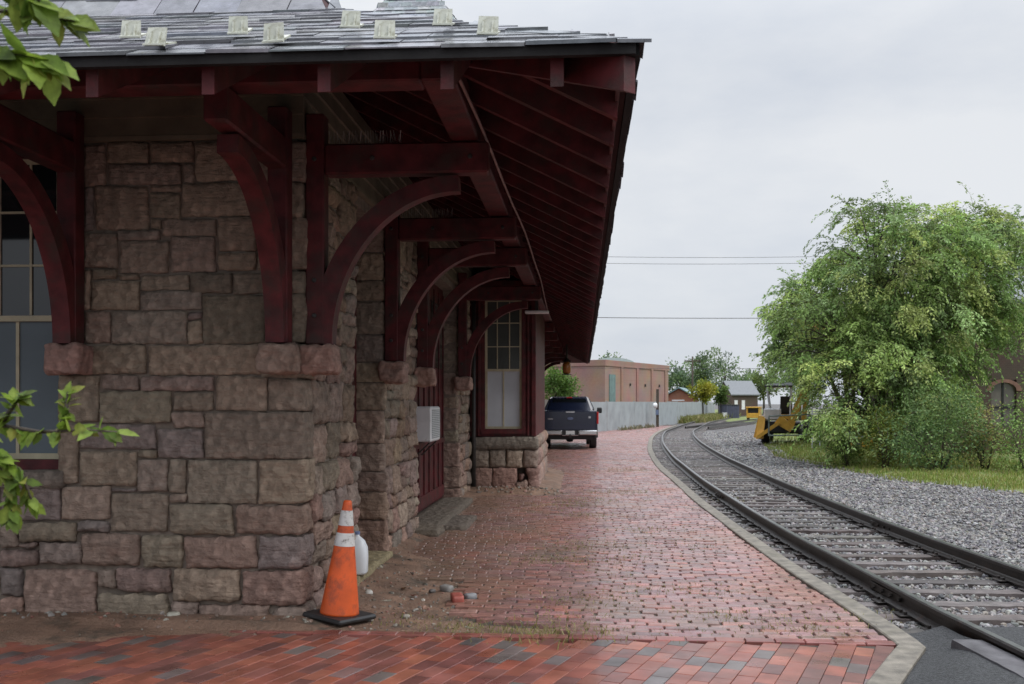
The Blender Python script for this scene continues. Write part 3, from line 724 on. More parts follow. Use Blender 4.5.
# --- left front window
wl = MB(); t_r, _ = front_hit(62, 300, .18); t_l = t_r - .78
def window(parent, x0, x1, z0, z1, zm, T, cols, rows, lower, halves=True, mat_low=blind_m):
    fr_ = MB(); e = .045
    def bx(m, a, b, y0, y1, c, d): 
        q = MB(); q.box((a, y0, c), (b, y1, d)); m.v += [tuple(T(p)) for p in q.v]; n0 = len(m.c); m.f += [[i + n0 for i in f_] for f_ in q.f]; m.c += q.c
    bx(fr_, x0 - .07, x0, -.01, .10, z0, z1 + .07); bx(fr_, x1, x1 + .07, -.01, .10, z0, z1 + .07); bx(fr_, x0, x1, -.01, .10, z1, z1 + .07); bx(fr_, x0 - .07, x1 + .07, -.04, .10, z0 - .09, z0)
    o = fr_.build('window', red_m, parent)
    sh = MB()
    for (a, b, y) in ((zm - .02, z1, .02), (z0, zm + .02, .055)):
        bx(sh, x0, x0 + e, y, y + .03, a, b); bx(sh, x1 - e, x1, y, y + .03, a, b); bx(sh, x0 + e, x1 - e, y, y + .03, b - e * .9, b); bx(sh, x0 + e, x1 - e, y, y + .03, a, a + e)
    for k in range(1, cols): x = x0 + (x1 - x0) * k / cols; bx(sh, x - .009, x + .009, .022, .046, zm + .03, z1 - .04)
    for k in range(1, rows): z = zm + (z1 - zm) * k / rows; bx(sh, x0 + e, x1 - e, .023, .045, z - .009, z + .009)
    if halves: x = (x0 + x1) / 2; bx(sh, x - .013, x + .013, .056, .083, z0 + .04, zm - .02)
    sh.build('sash', trim_m, o)
    gl = MB(); bx(gl, x0 + .01, x1 - .01, .036, .042, zm, z1 - .01); gl.build('pane', glass_m if mat_low is blind_m else mat('dusty_glass', (.07, .078, .072), .15, .15, 3, .02, 5), o)
    gl = MB(); bx(gl, x0 + .01, x1 - .01, .070, .076, z0 + .01, zm); gl.build('blind', mat_low, o)
    return o
_, zt = front_hit(20, 160, .2); _, zmid = front_hit(20, 319, .2); _, zb = front_hit(20, 459, .2)
window(depot, t_l, t_r, zb, zt, zmid, lambda p: Vector((p[0], p[1] + .16, p[2])), 3, 3, None)
ws = MB(); ws.rock((t_l - .2, -.03, zb - .22), (t_r + .12, .14, zb - .075), r=.015, amp=.006, res=.06, c=(.24, .20, .165)); ws.build('window_sill', stone_m, depot, smooth=True)
# --- recess 1 (dark door), recess 2 (panel wall with door)
dr = MB(); dr.box((-.36, 1.78, 0), (-.28, 3.14, 3.65))
for z0, z1 in ((.15, .95), (1.1, 2.1)):
    for a, b in ((1.95, 2.4), (2.5, 2.95)): dr.bbox((-.285, a, z0), (-.262, b, z1), .008)
dr.build('recess_door', red_m, depot)
tr = MB(); tr.box((-.284, 1.9, 2.3), (-.274, 3.0, 3.3)); tr.build('transom_pane', glass_m, depot)
p2 = MB(); p2.box((-.34, 5.2, .0), (-.24, 9.5, 3.65))
for k in range(9): p2.box((-.24, 5.35 + k * .5, .12), (-.215, 5.40 + k * .5, 3.5))
p2.box((-.24, 5.3, 1.02), (-.20, 9.4, 1.10)); p2.box((-.24, 5.3, .12), (-.212, 9.4, .30))
p2.build('panel_wall', red_m, depot)
tw = MB(); tw.box((-.238, 5.9, 2.25), (-.226, 9.3, 3.3)); tw.build('transom_pane', glass_m, depot)
ct = MB(); ct.box((-.2, 5.75, .08), (-.13, 5.83, 3.6)); ct.build('door_trim', trim_m, depot)
th_ = MB(); th_.rock((-.25, 5.3, -.05), (.30, 9.3, .085), r=.02, amp=.01, res=.1, c=(.15, .125, .10)); th_.rock((.05, 5.6, -.05), (.62, 7.0, .045), r=.02, amp=.015, res=.1, c=(.14, .115, .095), seed=4)
th_.rock((-.02, 4.9, -.05), (.35, 5.5, .09), r=.03, amp=.02, res=.06, c=(.17, .14, .11), seed=9)
th_.build('stone_threshold', stone_m, depot, smooth=True)
ps = MB(); ps.rock((-.3, 1.3, -.06), (.14, 3.05, .11), r=.02, amp=.008, res=.06, c=(.30, .25, .15)); ps.build('door_step', stone_m, depot, smooth=True)
# --- bay
BS0, BS1, BT = 11.32, 16.1, 1.27
bay = MB()
def bst(t0, t1, s0, s1, z0, z1, col, dome=(0, -.03, 0), amp=.025, r=.04, seed=0): bay.rock((t0, s0, z0), (t1, s1, z1), r=r * .6, amp=amp * 1.3, jit=.012, dome=dome, res=.05, c=jc(col, .1), seed=seed, freq=6)
bst(.05, 1.31, BS0 - .07, BS0 + .3, .80, 1.04, (.22, .19, .16), amp=.012, seed=1)
for k, (a, b) in enumerate(((.05, .38), (.385, .70), (.705, 1.02), (1.025, 1.30))): bst(a, b, BS0 - .04, BS0 + .25, .46, .80, random.choice(STONES), amp=.016, r=.015, seed=k + 2)
for k, (a, b) in enumerate(((.05, .44), (.445, .90))): bst(a, b, BS0 - .06, BS0 + .25, -.04, .455, (.30, .19, .155), amp=.02, r=.02, seed=k + 8)
bst(1.10, 1.31, BS0 - .03, BS0 + .3, -.04, .46, (.30, .19, .155), amp=.035, r=.03, seed=11)
bst(.89, 1.11, BS0 - .09, BS0 + .2, -.04, .20, (.29, .2, .165), amp=.04, r=.03, seed=12); bst(.93, 1.05, BS0 - .0, BS0 + .2, .21, .34, (.28, .18, .15), amp=.03, r=.03, seed=13)
s = BS0 + .3
while s < BS1:
    e = min(s + random.uniform(.4, .8), BS1)
    for z0, z1 in ((-.02, .44), (.45, .79), (.80, 1.03)): bay.rock((BT - .15, s, z0), (BT + .03, e - .01, z1), r=.04, amp=.03, dome=(.03, 0, 0), res=.09, c=jc(random.choice(LOWST), .15), seed=s)
    s = e
bay.build('bay_stonework', stone_m, depot, smooth=True)
bc = MB(); bc.box((-.1, BS0 + .26, -.05), (BT - .16, BS1 - .02, 1.02)); bc.build('bay_core', mortar_m, depot)
bw = MB()
t0w, t1w = .30, 1.0
bw.box((.02, BS0 + .02, 1.045), (t0w - .07, BS0 + .12, 4.0)); bw.box((t1w + .07, BS0 + .02, 1.045), (BT - .02, BS0 + .12, 4.0)); bw.box((t0w - .07, BS0 + .022, 3.72), (t1w + .07, BS0 + .12, 4.0)); bw.box((t0w - .07, BS0 + .022, 1.045), (t1w + .07, BS0 + .12, 1.10))
bw.bbox((1.10, BS0 - .02, 1.047), (1.14, BS0 + .018, 3.95), .01); bw.bbox((1.18, BS0 - .03, 1.047), (BT, BS0 + .018, 3.95), .01); bw.bbox((.16, BS0 - .02, 1.047), (.22, BS0 + .018, 3.95), .01)
bw.box((BT - .14, BS0 + .122, 1.045), (BT - .022, BS1, 4.0))
bw.box((.03, BS1 - .1, 0), (BT - .15, BS1, 4.0))
bw.build('bay_panel', red_m, depot)
window(depot, t0w, t1w, 1.19, 3.64, 2.30, lambda p: Vector((p[0], p[1] + BS0 - .0, p[2])), 3, 3, None, mat_low=blind2_m)
# downspout in the nook before the bay
dp = MB(); dp.tube([(.10, BS0 - .12, .02), (.10, BS0 - .12, 1.2), (.10, BS0 - .12, 3.9)], .04, 8); dp.tube([(.10, BS0 - .12, .06), (.16, BS0 - .3, .02)], .04, 8)
dp.build('downspout', iron_m, depot, smooth=True)
# --- turret, vent pipes
tu = MB()
def turret_face(): pass
ax_, ay_ = -1.5, 14.3
tp = [(2.12, 8.12), (1.98, 8.3), (1.5, 8.95), (1.08, 9.6), (.72, 10.15), (.0, 11.25)]
tu.rings([[Vector((ax_ + sx * h, ay_ + sy * h, z)) for sx, sy in ((-1, -1), (1, -1), (1, 1), (-1, 1))] for h, z in tp[:-1]] + [[Vector((ax_ + sx * .01, ay_ + sy * .01, tp[-1][1])) for sx, sy in ((-1, -1), (1, -1), (1, 1), (-1, 1))]])
turret = tu.build('turret_roof', slate_m, depot)
twl = MB(); twl.box((ax_ - 1.88, ay_ - 1.88, 4.0), (ax_ + 1.88, ay_ + 1.88, 8.118)); twl.build('turret_wall', clap_m, depot)
ts_ = MB()
for side in range(4):
    c_, s_ = math.cos(side * math.pi / 2), math.sin(side * math.pi / 2)
    z = 8.14
    while z < 11.0:
        for (h0, z0), (h1, z1) in zip(tp, tp[1:]):
            if z0 <= z < z1: break
        k = (z - z0) / (z1 - z0); h = h0 + (h1 - h0) * k; k2 = min(1, (z + .105 - z0) / (z1 - z0)); hh = max(0, h0 + (h1 - h0) * k2)
        a = -h
        while a < h - .02:
            b = min(a + random.uniform(.2, .34), h); sc_ = hh / h if h > 0 else 0
            P = [(a + .004, -h - .03, z), (b - .004, -h - .03, z), (b * sc_, -hh - .004, z + .105), (a * sc_, -hh - .004, z + .105)]
            ts_.poly([Vector((ax_ + p[0] * c_ - p[1] * s_, ay_ + p[0] * s_ + p[1] * c_, p[2])) for p in P], jc((.22, .24, .25), .3))
            a = b
        z += .10
ts_.build('turret_slates', slate_m, turret)
vp = MB()
for u in (322, 334):
    p = to_local(W(u, 8, 11.0)); vp.tube([(p[0], p[1], p[2] - .6), (p[0], p[1], p[2] + 1.2)], .014 if u == 322 else .02, 6)
vp.build('vent_pipe', mat('galvanised', (.35, .35, .36), .4, .1, 5, 0, metal=.5), depot)
# --- snow guards
sg_m = mat('snow_guard_plastic', (.45, .46, .39), .45, .12, 20, .1, 60, dirt=((.2, .19, .12), 30, .5, .7))
def guard(u, v):
    c = to_local((0, 0, EYE)); dx, dz = (u - CX) / F, (HOR - v) / F; dt = dx * CT - ST; ds = dx * ST + CT
    # meet the roof: z = ZE+.07+PITCH*(s+EA)
    k = (ZE + .085 + PITCH * (c[1] + EA) - EYE) / (dz - PITCH * ds)
    t, s, z = c[0] + k * dt, c[1] + k * ds, EYE + k * dz
    m = MB(); w = .06
    m.hexa([Vector(p) for p in ((-w * .9, -.05, -.022), (w * .9, -.05, -.022), (w * .9, .10, .05), (-w * .9, .10, .05), (-w * .9, -.05, -.012), (w * .9, -.05, -.012), (w * .9, .10, .06), (-w * .9, .10, .06))])
    m.hexa([Vector(p) for p in ((-w * .92, -.03, -.018), (w * .92, -.03, -.018), (w * .92, -.015, -.012), (-w * .92, -.015, -.012), (-w * .85, -.01, .09), (w * .85, -.01, .09), (w * .85, .002, .09), (-w * .85, .002, .09))])
    for x in (-.025, .025): m.hexa([Vector(p) for p in ((x - .005, -.045, -.02), (x + .005, -.045, -.02), (x + .005, -.031, -.015), (x - .005, -.031, -.015), (x - .005, -.025, .06), (x + .005, -.025, .06), (x + .005, -.012, .065), (x - .005, -.012, .065))])
    m.build('snow_guard', sg_m, roof, loc=(t, s, z), rot=(R(random.uniform(-4, 4)), R(random.uniform(-3, 3)), R(random.uniform(-6, 6))))
for u, v in ((132, 37), (157, 45), (239, 33), (275, 41), (351, 27), (385, 38), (443, 25), (488, 34)): guard(u, v)
# lamp under the far eave, hanging from the roof
lamp = thing('strip_light', 'white strip light fixed under the eave in front of the bay', 'light fixture', to_world(1.30, 11.0, 3.34), -TH)
m = MB(); m.bbox((-.22, -.10, .0), (.22, .10, .05), .01); m.build('diffuser', white_m, lamp)
m = MB(); m.box((-.03, -.03, .052), (.03, .03, .33)); m.build('bracket_arm', iron_m, lamp)
lt = thing('hanging_lantern', 'amber glass lantern hanging under the eave beyond the bay', 'lantern', to_world(1.60, 26.5, 2.66), -TH)
m = MB(); m.lathe([(.05, 0), (.13, .04), (.15, .32), (.10, .42)], n=12); m.build('shade', mat('amber_glass', (.35, .13, .03), .3, .2, 5, 0), lt, smooth=True)
m = MB(); m.lathe([(.16, .42), (.04, .55), (.02, 1.35)], n=12); m.lathe([(.18, -.02), (.18, .0)], n=12); m.build('hanger', iron_m, lt)
# ================================================================== things by the depot
ac = thing('air_conditioner', 'white window air conditioner jutting from the red panel wall', 'air conditioner', to_world(-.23, 6.40, 1.13), -TH)
m = MB(); m.bbox((0, 0, 0), (.26, .85, .50), .02); m.build('casing', white_m, ac)
m = MB()
for k in range(16): m.box((.261, .06, .05 + k * .026), (.270, .79, .064 + k * .026))
m.build('grille', grille_m, ac)
for yb in (.1, .75): m = MB(); m.tube([(.22, yb, -.01), (.0, yb, -.22)], .012, 6); m.build('support_bracket', iron_m, ac)
# traffic cone
cp = G(343, 622)
cone = thing('traffic_cone', 'scuffed orange traffic cone with two white reflective collars beside the stone corner', 'traffic cone', (cp.x, cp.y, .018), R(38))
hh = .91
m = MB(); m.lathe([(.150, .045), (.148, .06), (.034, .885), (.030, .905), (.022, .91)], n=40); m.build('cone_body', orange_m, cone, smooth=True)
def cr(z): return .148 + (.034 - .148) * (z - .06) / (.885 - .06)
for z0, z1 in ((.565, .665), (.72, .865 - .03)):
    m = MB(); m.lathe([(cr(z0) + .003, z0), (cr(z1) + .003, z1)], n=40, cap=False); m.build('collar', reflect_m, cone, smooth=True)
m = MB(); m.bbox((-.205, -.205, .006), (.205, .205, .045), .014); m.build('base', rubber_m, cone)
cone.rotation_euler = (Matrix.Rotation(R(4.2), 3, 'Y') @ Matrix.Rotation(R(56), 3, 'Z')).to_euler(); cone.location.z = .026; cone.location.x -= .03
# jug
jp = to_world(.085, 1.55, .115)
jug = thing('plastic_jug', 'white plastic jug standing on the stone step behind the orange cone', 'jug', jp, 0)
m = MB()
rg = []
for r, z in ((.085, 0), (.098, .02), (.10, .17), (.095, .24), (.07, .30), (.035, .335), (.022, .345), (.022, .365)):
    rg.append([Vector((math.copysign(abs(math.cos(a)) ** .6, math.cos(a)) * r, math.copysign(abs(math.sin(a)) ** .6, math.sin(a)) * r, z)) for a in [2 * math.pi * k / 24 for k in range(24)]])
m.rings(rg); m.tube([(.0, .06, .33), (.0, .115, .30), (.0, .115, .2), (.0, .09, .17)], .014, 8); m.build('bottle', jug_m, jug, smooth=True)
m = MB(); m.lathe([(.028, .36), (.028, .385), (.02, .388)], n=16); m.build('cap', mat('jug_cap', (.15, .2, .35), .4, .1, 5, 0), jug)
# loose bricks and stones at the pit
def loose(name, label, cat, p, size, rz, m_, col, group=None, amp=.004, r=.008, tilt=0):
    b = MB(); hx, hy, hz = size; b.rock((-hx / 2, -hy / 2, 0), (hx / 2, hy / 2, hz), r=r, amp=amp, res=min(size) / 3, c=col, seed=p[0] * 9)
    o = b.build(name, m_, smooth=True); o.location = p; o.rotation_euler = (tilt, tilt * .6, rz); return tag(o, label, cat, group)
lb_m = mat('loose_brick', attr=True, rough=.55, var=.2, nscale=12, bump=.3, bscale=50)
loose('loose_brick', 'single red brick lying loose at the right edge of the bare earth pit', 'brick', G(457, 602, -.01), (.10, .20, .065), R(10), lb_m, (.30, .075, .055))
for i, (u, v, sz, lab) in enumerate(((447, 592, .12, 'jagged grey broken paver at the torn edge of the brickwork'), (470, 600, .11, 'small grey broken paver beside the loose red brick'), (407, 618, .055, 'small pale round pebble in the middle of the earth pit'),
                                     (432, 593, .07, 'small dark stone at the far rim of the earth pit'), (322, 604, .09, 'pale fist sized stone between the wall corner and the orange cone'), (369, 597, .10, 'white chip of rubble beside the orange cone base'),
                                     (366, 588, .09, 'grey rubble lump behind the orange cone'), (177, 627, .10, 'pale triangular stone chip at the foot of the front wall'))):
    col = [(.22, .21, .20), (.2, .2, .21), (.34, .31, .26), (.09, .08, .075), (.36, .33, .28), (.5, .48, .44), (.2, .18, .15), (.42, .40, .33)][i]
    loose('rubble_stone', lab, 'stone', G(u, v, -.02) if i != 7 else to_world(*front_hit(177, 627)[:1], -.06, .03), (sz, sz * .7, sz * .55), random.uniform(0, 3), lb_m, col, 'stray stones around the earth pit', amp=.01, r=.02)
def dead_leaf(p, sz, rz, col):
    b = MB(); n = 6
    for k in range(n):
        a0, a1 = -1 + 2 * k / n, -1 + 2 * (k + 1) / n
        w0, w1 = .45 * (1 - a0 * a0), .45 * (1 - a1 * a1)
        q = lambda a, w, sgn: Vector((a * sz / 2, sgn * w * sz / 2 * .9, .012 + .35 * abs(w) * sz * .5 + .12 * a * a * sz))
        b.poly([Vector((a0 * sz / 2, 0, .008 + .1 * a0 * a0 * sz)), Vector((a1 * sz / 2, 0, .008 + .1 * a1 * a1 * sz)), q(a1, w1, 1), q(a0, w0, 1)], col); b.poly([q(a0, w0, -1), q(a1, w1, -1), Vector((a1 * sz / 2, 0, .008 + .1 * a1 * a1 * sz)), Vector((a0 * sz / 2, 0, .008 + .1 * a0 * a0 * sz))], col)
    o = b.build('dead_leaf', nearleaf_m); o.location = p; o.rotation_euler = (random.uniform(-.2, .2), random.uniform(-.2, .2), rz); return o
tag(dead_leaf(G(386, 603, -.01), .11, .6, (.42, .40, .33)), 'pale curled dead leaf on the earth in front of the step', 'leaf', 'fallen leaves near the pit')
tag(dead_leaf(G(404, 590, -.01), .10, 2.0, (.16, .09, .05)), 'brown flat dead leaf at the far side of the earth pit', 'leaf', 'fallen leaves near the pit')
tag(dead_leaf(G(413, 597, -.01), .09, 1.1, (.22, .10, .07)), 'reddish dead leaf right of the pale curled leaf', 'leaf', 'fallen leaves near the pit')
tag(dead_leaf(G(471, 630, .0), .08, .3, (.35, .33, .22)), 'tan dead leaf on the seam beside the weeds', 'leaf', 'fallen leaves near the pit')
# rubble crumbs: uncountable
def rocks(name, pts, sizes, cols, m_, sub, kind='stuff', flat=.7):
    import bmesh
    bm = bmesh.new(); bmesh.ops.create_icosphere(bm, subdivisions=sub, radius=1.0); bm.verts.ensure_lookup_table()
    V = np.array([v.co[:] for v in bm.verts]); Fc = np.array([[v.index for v in f.verts] for f in bm.faces]); bm.free()
    nT = 10; T = []
    for k in range(nT):
        q = V.copy()
        for _ in range(5):      # facet the stone by cutting planes
            d = RNG.normal(size=3); d /= np.linalg.norm(d); h = RNG.uniform(.45, .8); pr = q @ d; ex = np.maximum(pr - h, 0); q -= ex[:, None] * d
        T.append(q * (1 + RNG.normal(scale=.06, size=(len(q), 1))))
    n = len(pts); pts = np.asarray(pts); out = np.empty((n, len(V), 3), np.float32)
    for i in range(n):
        sc = sizes[i] * RNG.uniform(.7, 1.3, 3) * (1, 1, flat); q = T[i % nT] * sc
        a = RNG.uniform(0, 6.283); b = RNG.uniform(-.7, .7); ca, sa, cb, sb = math.cos(a), math.sin(a), math.cos(b), math.sin(b)
        M_ = np.array([[ca, -sa, 0], [sa, ca, 0], [0, 0, 1]]) @ np.array([[1, 0, 0], [0, cb, -sb], [0, sb, cb]])
        out[i] = q @ M_.T + pts[i]
    Fa = (Fc[None] + (np.arange(n) * len(V))[:, None, None]).reshape(-1, 3)
    return tag(fast(name, out.reshape(-1, 3), Fa, np.repeat(np.asarray(cols), len(V), 0), m_), kind=kind)
pts, szs, cls = [], [], []
for _ in range(1500):
    r = random.random()
    if r < .45: t, s = random.uniform(-.1, 1.3), random.uniform(-.2, 2.4)
    elif r < .6: t, s = random.uniform(-3.3, .1), -abs(random.gauss(0, .25)) - .03
    elif r < .8: t, s = abs(random.gauss(0, .25)), random.uniform(2, 10)
    else: t, s = random.uniform(.2, 1.9), 11.25 - abs(random.gauss(0, .25))
    h = earth_h(t, s)
    if h < -.03: continue
    if s > 0 and t < .02: continue
    pts.append(tuple(to_world(t, s, h + .002))); szs.append(min(.03, random.expovariate(1 / .007) + .003) * (1.6 if s > 10 else 1)); cls.append(jc(random.choice([(.18, .13, .10), (.22, .2, .17), (.24, .12, .09), (.10, .085, .07), (.3, .28, .24)]), .2))
rocks('crumbled_rubble', pts, szs, cls, lb_m, 1)
# ================================================================== TRACK
track = thing('railway_track', 'curving railway track with dark steel rails on weathered timber sleepers', 'railway track', (left_path[0].x, 0, 0))
OX = track.location.x
def shift(pts): return [Vector((p.x - OX, p.y, p.z)) for p in pts]
HZ = .13
railp = [(-.065, -.02), (.065, -.02), (.065, -.008), (.02, .008), (.010, .02), (.010, HZ - .045), (.034, HZ - .035), (.036, HZ - .008), (.028, HZ), (-.028, HZ), (-.036, HZ - .008), (-.034, HZ - .035), (-.010, HZ - .045), (-.010, .02), (-.02, .008), (-.065, -.008)]
for pth in (left_path, right_path):
    q = shift([p for p in pth if p.y < 200]); m = MB(); m.sweep(railp, q); rl = m.build('rail', rail_m, track)
    m = MB(); m.sweep([(-.024, HZ + .0005), (.024, HZ + .0005), (.024, HZ + .002), (-.024, HZ + .002)], q); m.build('rail_head', railtop_m, rl)
# joint bars with bolts
for pth, Y in ((left_path, 8.55), (right_path, 13.2), (left_path, 17.5)):
    p = min(pth, key=lambda q: abs(q.y - Y)); m = MB()
    for sx in (-1, 1):
        m.bbox((p.x - OX + sx * .014 - .012, Y - .42, .012), (p.x - OX + sx * .014 + .012, Y + .42, .082), .006)
        for k in range(4): m.lathe([(.018, 0), (.018, .022)], o=(p.x - OX + sx * .03 - (0.022 if sx < 0 else 0), Y - .3 + .2 * k, .047), n=6, axis='x')
    m.build('joint_bar', rail_m, track)
acc = 0; prev = None; nt_ = 0
tiem = None
far_t = MB()
for i, p in enumerate(mid_path[:-1]):
    nx = mid_path[i + 1]; seg = (nx - p).length
    while acc < seg:
        c = p + (nx - p) * (acc / seg); d = (nx - p).normalized(); acc += .54 + random.uniform(-.03, .03)
        if c.y < 4.5 or c.y > 150: continue
        col = jc(random.choice([(.075, .060, .054), (.10, .083, .076), (.055, .046, .042), (.115, .10, .092)]), .15)
        m = MB() if nt_ < 98 else far_t; wv = random.uniform(-.06, .06)
        ang = math.atan2(-d.x, d.y) + random.uniform(-.02, .02)
        MM = Matrix.Translation((c.x - OX, c.y, 0)) @ Matrix.Rotation(ang, 4, 'Z')
        near = c.y < 20
        if near: m.rock((-1.22 + wv, -.105, -.19), (1.22 + wv, .105, -.022 + random.uniform(-.014, .002)), r=.016, amp=.010, res=.07, c=col, seed=c.y * 5, freq=5, M=MM)
        else: m.bbox((-1.22 + wv, -.105, -.19), (1.22 + wv, .105, -.022), .014, col, MM)
        if m is not far_t:
            o = m.build('sleeper', tie_m, track, smooth=False)
            if c.y < 22:
                for sx in (-.7525, .7525):
                    pl = MB()
                    pl.bbox((sx - .14, -.085, -.024), (sx + .14, .085, -.010), .004, (1, 1, 1), MM)
                    for e, ee in ((-.085, .05), (.085, -.05), (-.085, -.05), (.085, .05)): pl.bbox((sx + e - .012, ee - .012, -.012), (sx + e + .012, ee + .012, .016), .004, (1, 1, 1), MM)
                    pl.build('tie_plate', rail_m, o)
        nt_ += 1
    acc -= seg
if far_t.v: tag(far_t.build('far_sleepers', tie_m, track), kind='stuff')
# second line beyond the bend
sec = smooth_path([(11.5, 66), (15.5, 76), (24, 98), (40, 138), (70, 205)], 2)
tk2 = thing('railway_track', 'second railway track running along the pale fence beyond the bend', 'railway track', (11.5, 66, 0))
for off in (0, 1.505):
    m = MB(); m.sweep([(-.05, -.02), (.05, -.02), (.036, HZ), (-.036, HZ)], [p - Vector((11.5, 66, 0)) for p in offset(sec, off)]); m.build('rail', rail_m, tk2)
m = MB()
mp2 = offset(sec, .75)
for i in range(len(mp2) - 1):
    d = (mp2[i + 1] - mp2[i]).normalized(); ang = math.atan2(-d.x, d.y)
    for k in range(3): m.box((-1.2, -.1, -.12), (1.2, .1, -.02), (.1, .085, .078), Matrix.Translation(mp2[i] + (mp2[i + 1] - mp2[i]) * k / 3 - Vector((11.5, 66, 0))) @ Matrix.Rotation(ang, 4, 'Z'))
m.build('sleeper_row', tie_m, tk2)
# timber plank beside the near rail on the crossing
pk = MB(); p0 = Vector((3.085, 6.74, .052))
pk.rock((-.115, -4.2, -.04), (.10, 0, .03), r=.008, amp=.005, res=.06, c=(.085, .08, .085)); o = pk.build('crossing_plank', tie_m); o.location = p0; o.rotation_euler = (0, R(1.5), R(.4))
tag(o, 'long grey timber plank lying in the asphalt beside the near rail', 'plank')
# ---- ballast stones
pts, szs, cls = [], [], []; pts2, szs2, cls2 = [], [], []
BC = [(.17, .165, .16), (.125, .12, .125), (.22, .21, .20), (.10, .095, .10), (.18, .16, .14), (.27, .26, .25)]
def add_ball(x, y, lo, hi, far):
    z = bed_z(x, y) + random.uniform(-.005, .018); s_ = random.uniform(lo, hi)
    (pts2 if far else pts).append((x, y, z)); (szs2 if far else szs).append(s_); (cls2 if far else cls).append(jc(random.choice(BC), .25))
def scatter(dens, y0, y1, xr, lo, hi, far):
    area = 0; y = y0; st = .25
    while y < y1:
        a, b = xr(y); n = (b - a) * st * dens; n = int(n) + (random.random() < n % 1)
        for _ in range(n): add_ball(random.uniform(a, b), y + random.random() * st, lo, hi, far)
        y += st
KX = lambda y: interp(KERB, y) + .18
RXf = lambda y: interp([(p.y, p.x) for p in right_path], y)
GRASS = [(0, 16), (14, 13.2), (19.2, 9.9), (20.9, 9.45), (22.3, 8.75), (27, 8.75), (32, 8.7), (38, 10), (45, 11.4), (55, 13.5), (75, 20)]
GX = lambda y: interp(GRASS, y)
scatter(620, 7.2, 10.5, lambda y: (KX(y), RXf(y) + .9), .014, .032, False)
scatter(420, 10.5, 17, lambda y: (KX(y), RXf(y) + 1.2), .018, .036, True)
scatter(200, 17, 30, lambda y: (KX(y), RXf(y) + .9), .026, .048, True)
scatter(90, 30, 60, lambda y: (KX(y), RXf(y) + 1.2), .035, .065, True)
scatter(330, 8, 20, lambda y: (RXf(y) + .7, min(GX(y) + .1, .52 * y + 1.5)), .016, .036, True)
scatter(170, 20, 32, lambda y: (RXf(y) + .7, GX(y) + .3), .025, .05, True)
scatter(50, 32, 60, lambda y: (RXf(y) + .7, GX(y) + .5), .035, .065, True)
rocks('ballast', pts, szs, cls, ballast_m, 2, flat=.8)
rocks('ballast_field', pts2, szs2, cls2, ballast_m, 1, flat=.8)
# ================================================================== VEGETATION
def blades(name, roots, hts, cols, m_, wid=.006, lean=.5, kind='stuff', label=None):
    n = len(roots); r = np.asarray(roots, float); h = np.asarray(hts)[:, None]
    a = RNG.uniform(0, 6.283, n); d = np.stack([np.cos(a), np.sin(a), np.zeros(n)], 1); l = RNG.uniform(.1, lean, (n, 1))
    b = RNG.uniform(0, 6.283, n); w = np.stack([np.cos(b), np.sin(b), np.zeros(n)], 1) * wid * (h / .1) ** .3
    up = np.array([0, 0, 1.0])
    m1 = r + up * h * .55 + d * h * l * .35; tip = r + up * h * (1 - l * .35) + d * h * l
    V = np.stack([r - w, r + w, m1 + w * .7, m1 - w * .7, tip], 1).reshape(-1, 3)
    base = np.arange(n)[:, None] * 5
    Fq = np.concatenate([base + np.array([[0, 1, 2]]), base + np.array([[0, 2, 3]]), base + np.array([[3, 2, 4]])])
    return tag(fast(name, V, Fq, np.repeat(np.asarray(cols), 5, 0), m_), label, kind=kind)
# turf sheet on the right
v, f = [], []; na = 40; ys = np.concatenate([np.arange(8, 60, .5), np.arange(60, 260, 4)])
for y in ys:
    for k in range(na + 1):
        x = GX(y) + .12 * noise.noise(Vector((y * 1.7, 0, 2))) + (k / na) ** 1.6 * (30 + y * .3); v.append((x, y, -.075 + min(.10, (k / na) * .6) + .03 * noise.noise(Vector((x * .7, y * .7, 0)))))
f = [(j * (na + 1) + i, j * (na + 1) + i + 1, (j + 1) * (na + 1) + i + 1, (j + 1) * (na + 1) + i) for j in range(len(ys) - 1) for i in range(na)]
tag(fast('turf', v, f, (1, 1, 1), turf_m, smooth=True), kind='structure')
roots, hts, cols = [], [], []
GR = [(.19, .26, .05), (.23, .29, .06), (.15, .22, .045), (.29, .29, .09), (.33, .29, .12)]
for _ in range(42000):
    y = 16 + 26 * random.random() ** 1.5; x = GX(y) - .25 + random.random() ** 1.3 * 5.5
    edge = (x - GX(y)); 
    if edge < .25 and random.random() < .6: continue
    if noise.noise(Vector((x * .9, y * .9, 6))) < -.25 and random.random() < .75: continue
    roots.append((x, y, -.06 + min(.1, edge * .03))); hts.append(random.uniform(.05, .16)); cols.append(jc(random.choice(GR), .25))
for _ in range(9000):
    y = random.uniform(42, 75); x = GX(y) + random.random() * 9; roots.append((x, y, -.05)); hts.append(random.uniform(.12, .3)); cols.append(jc(random.choice(GR), .25))
blades('grass', roots, hts, cols, grass_m, .009)
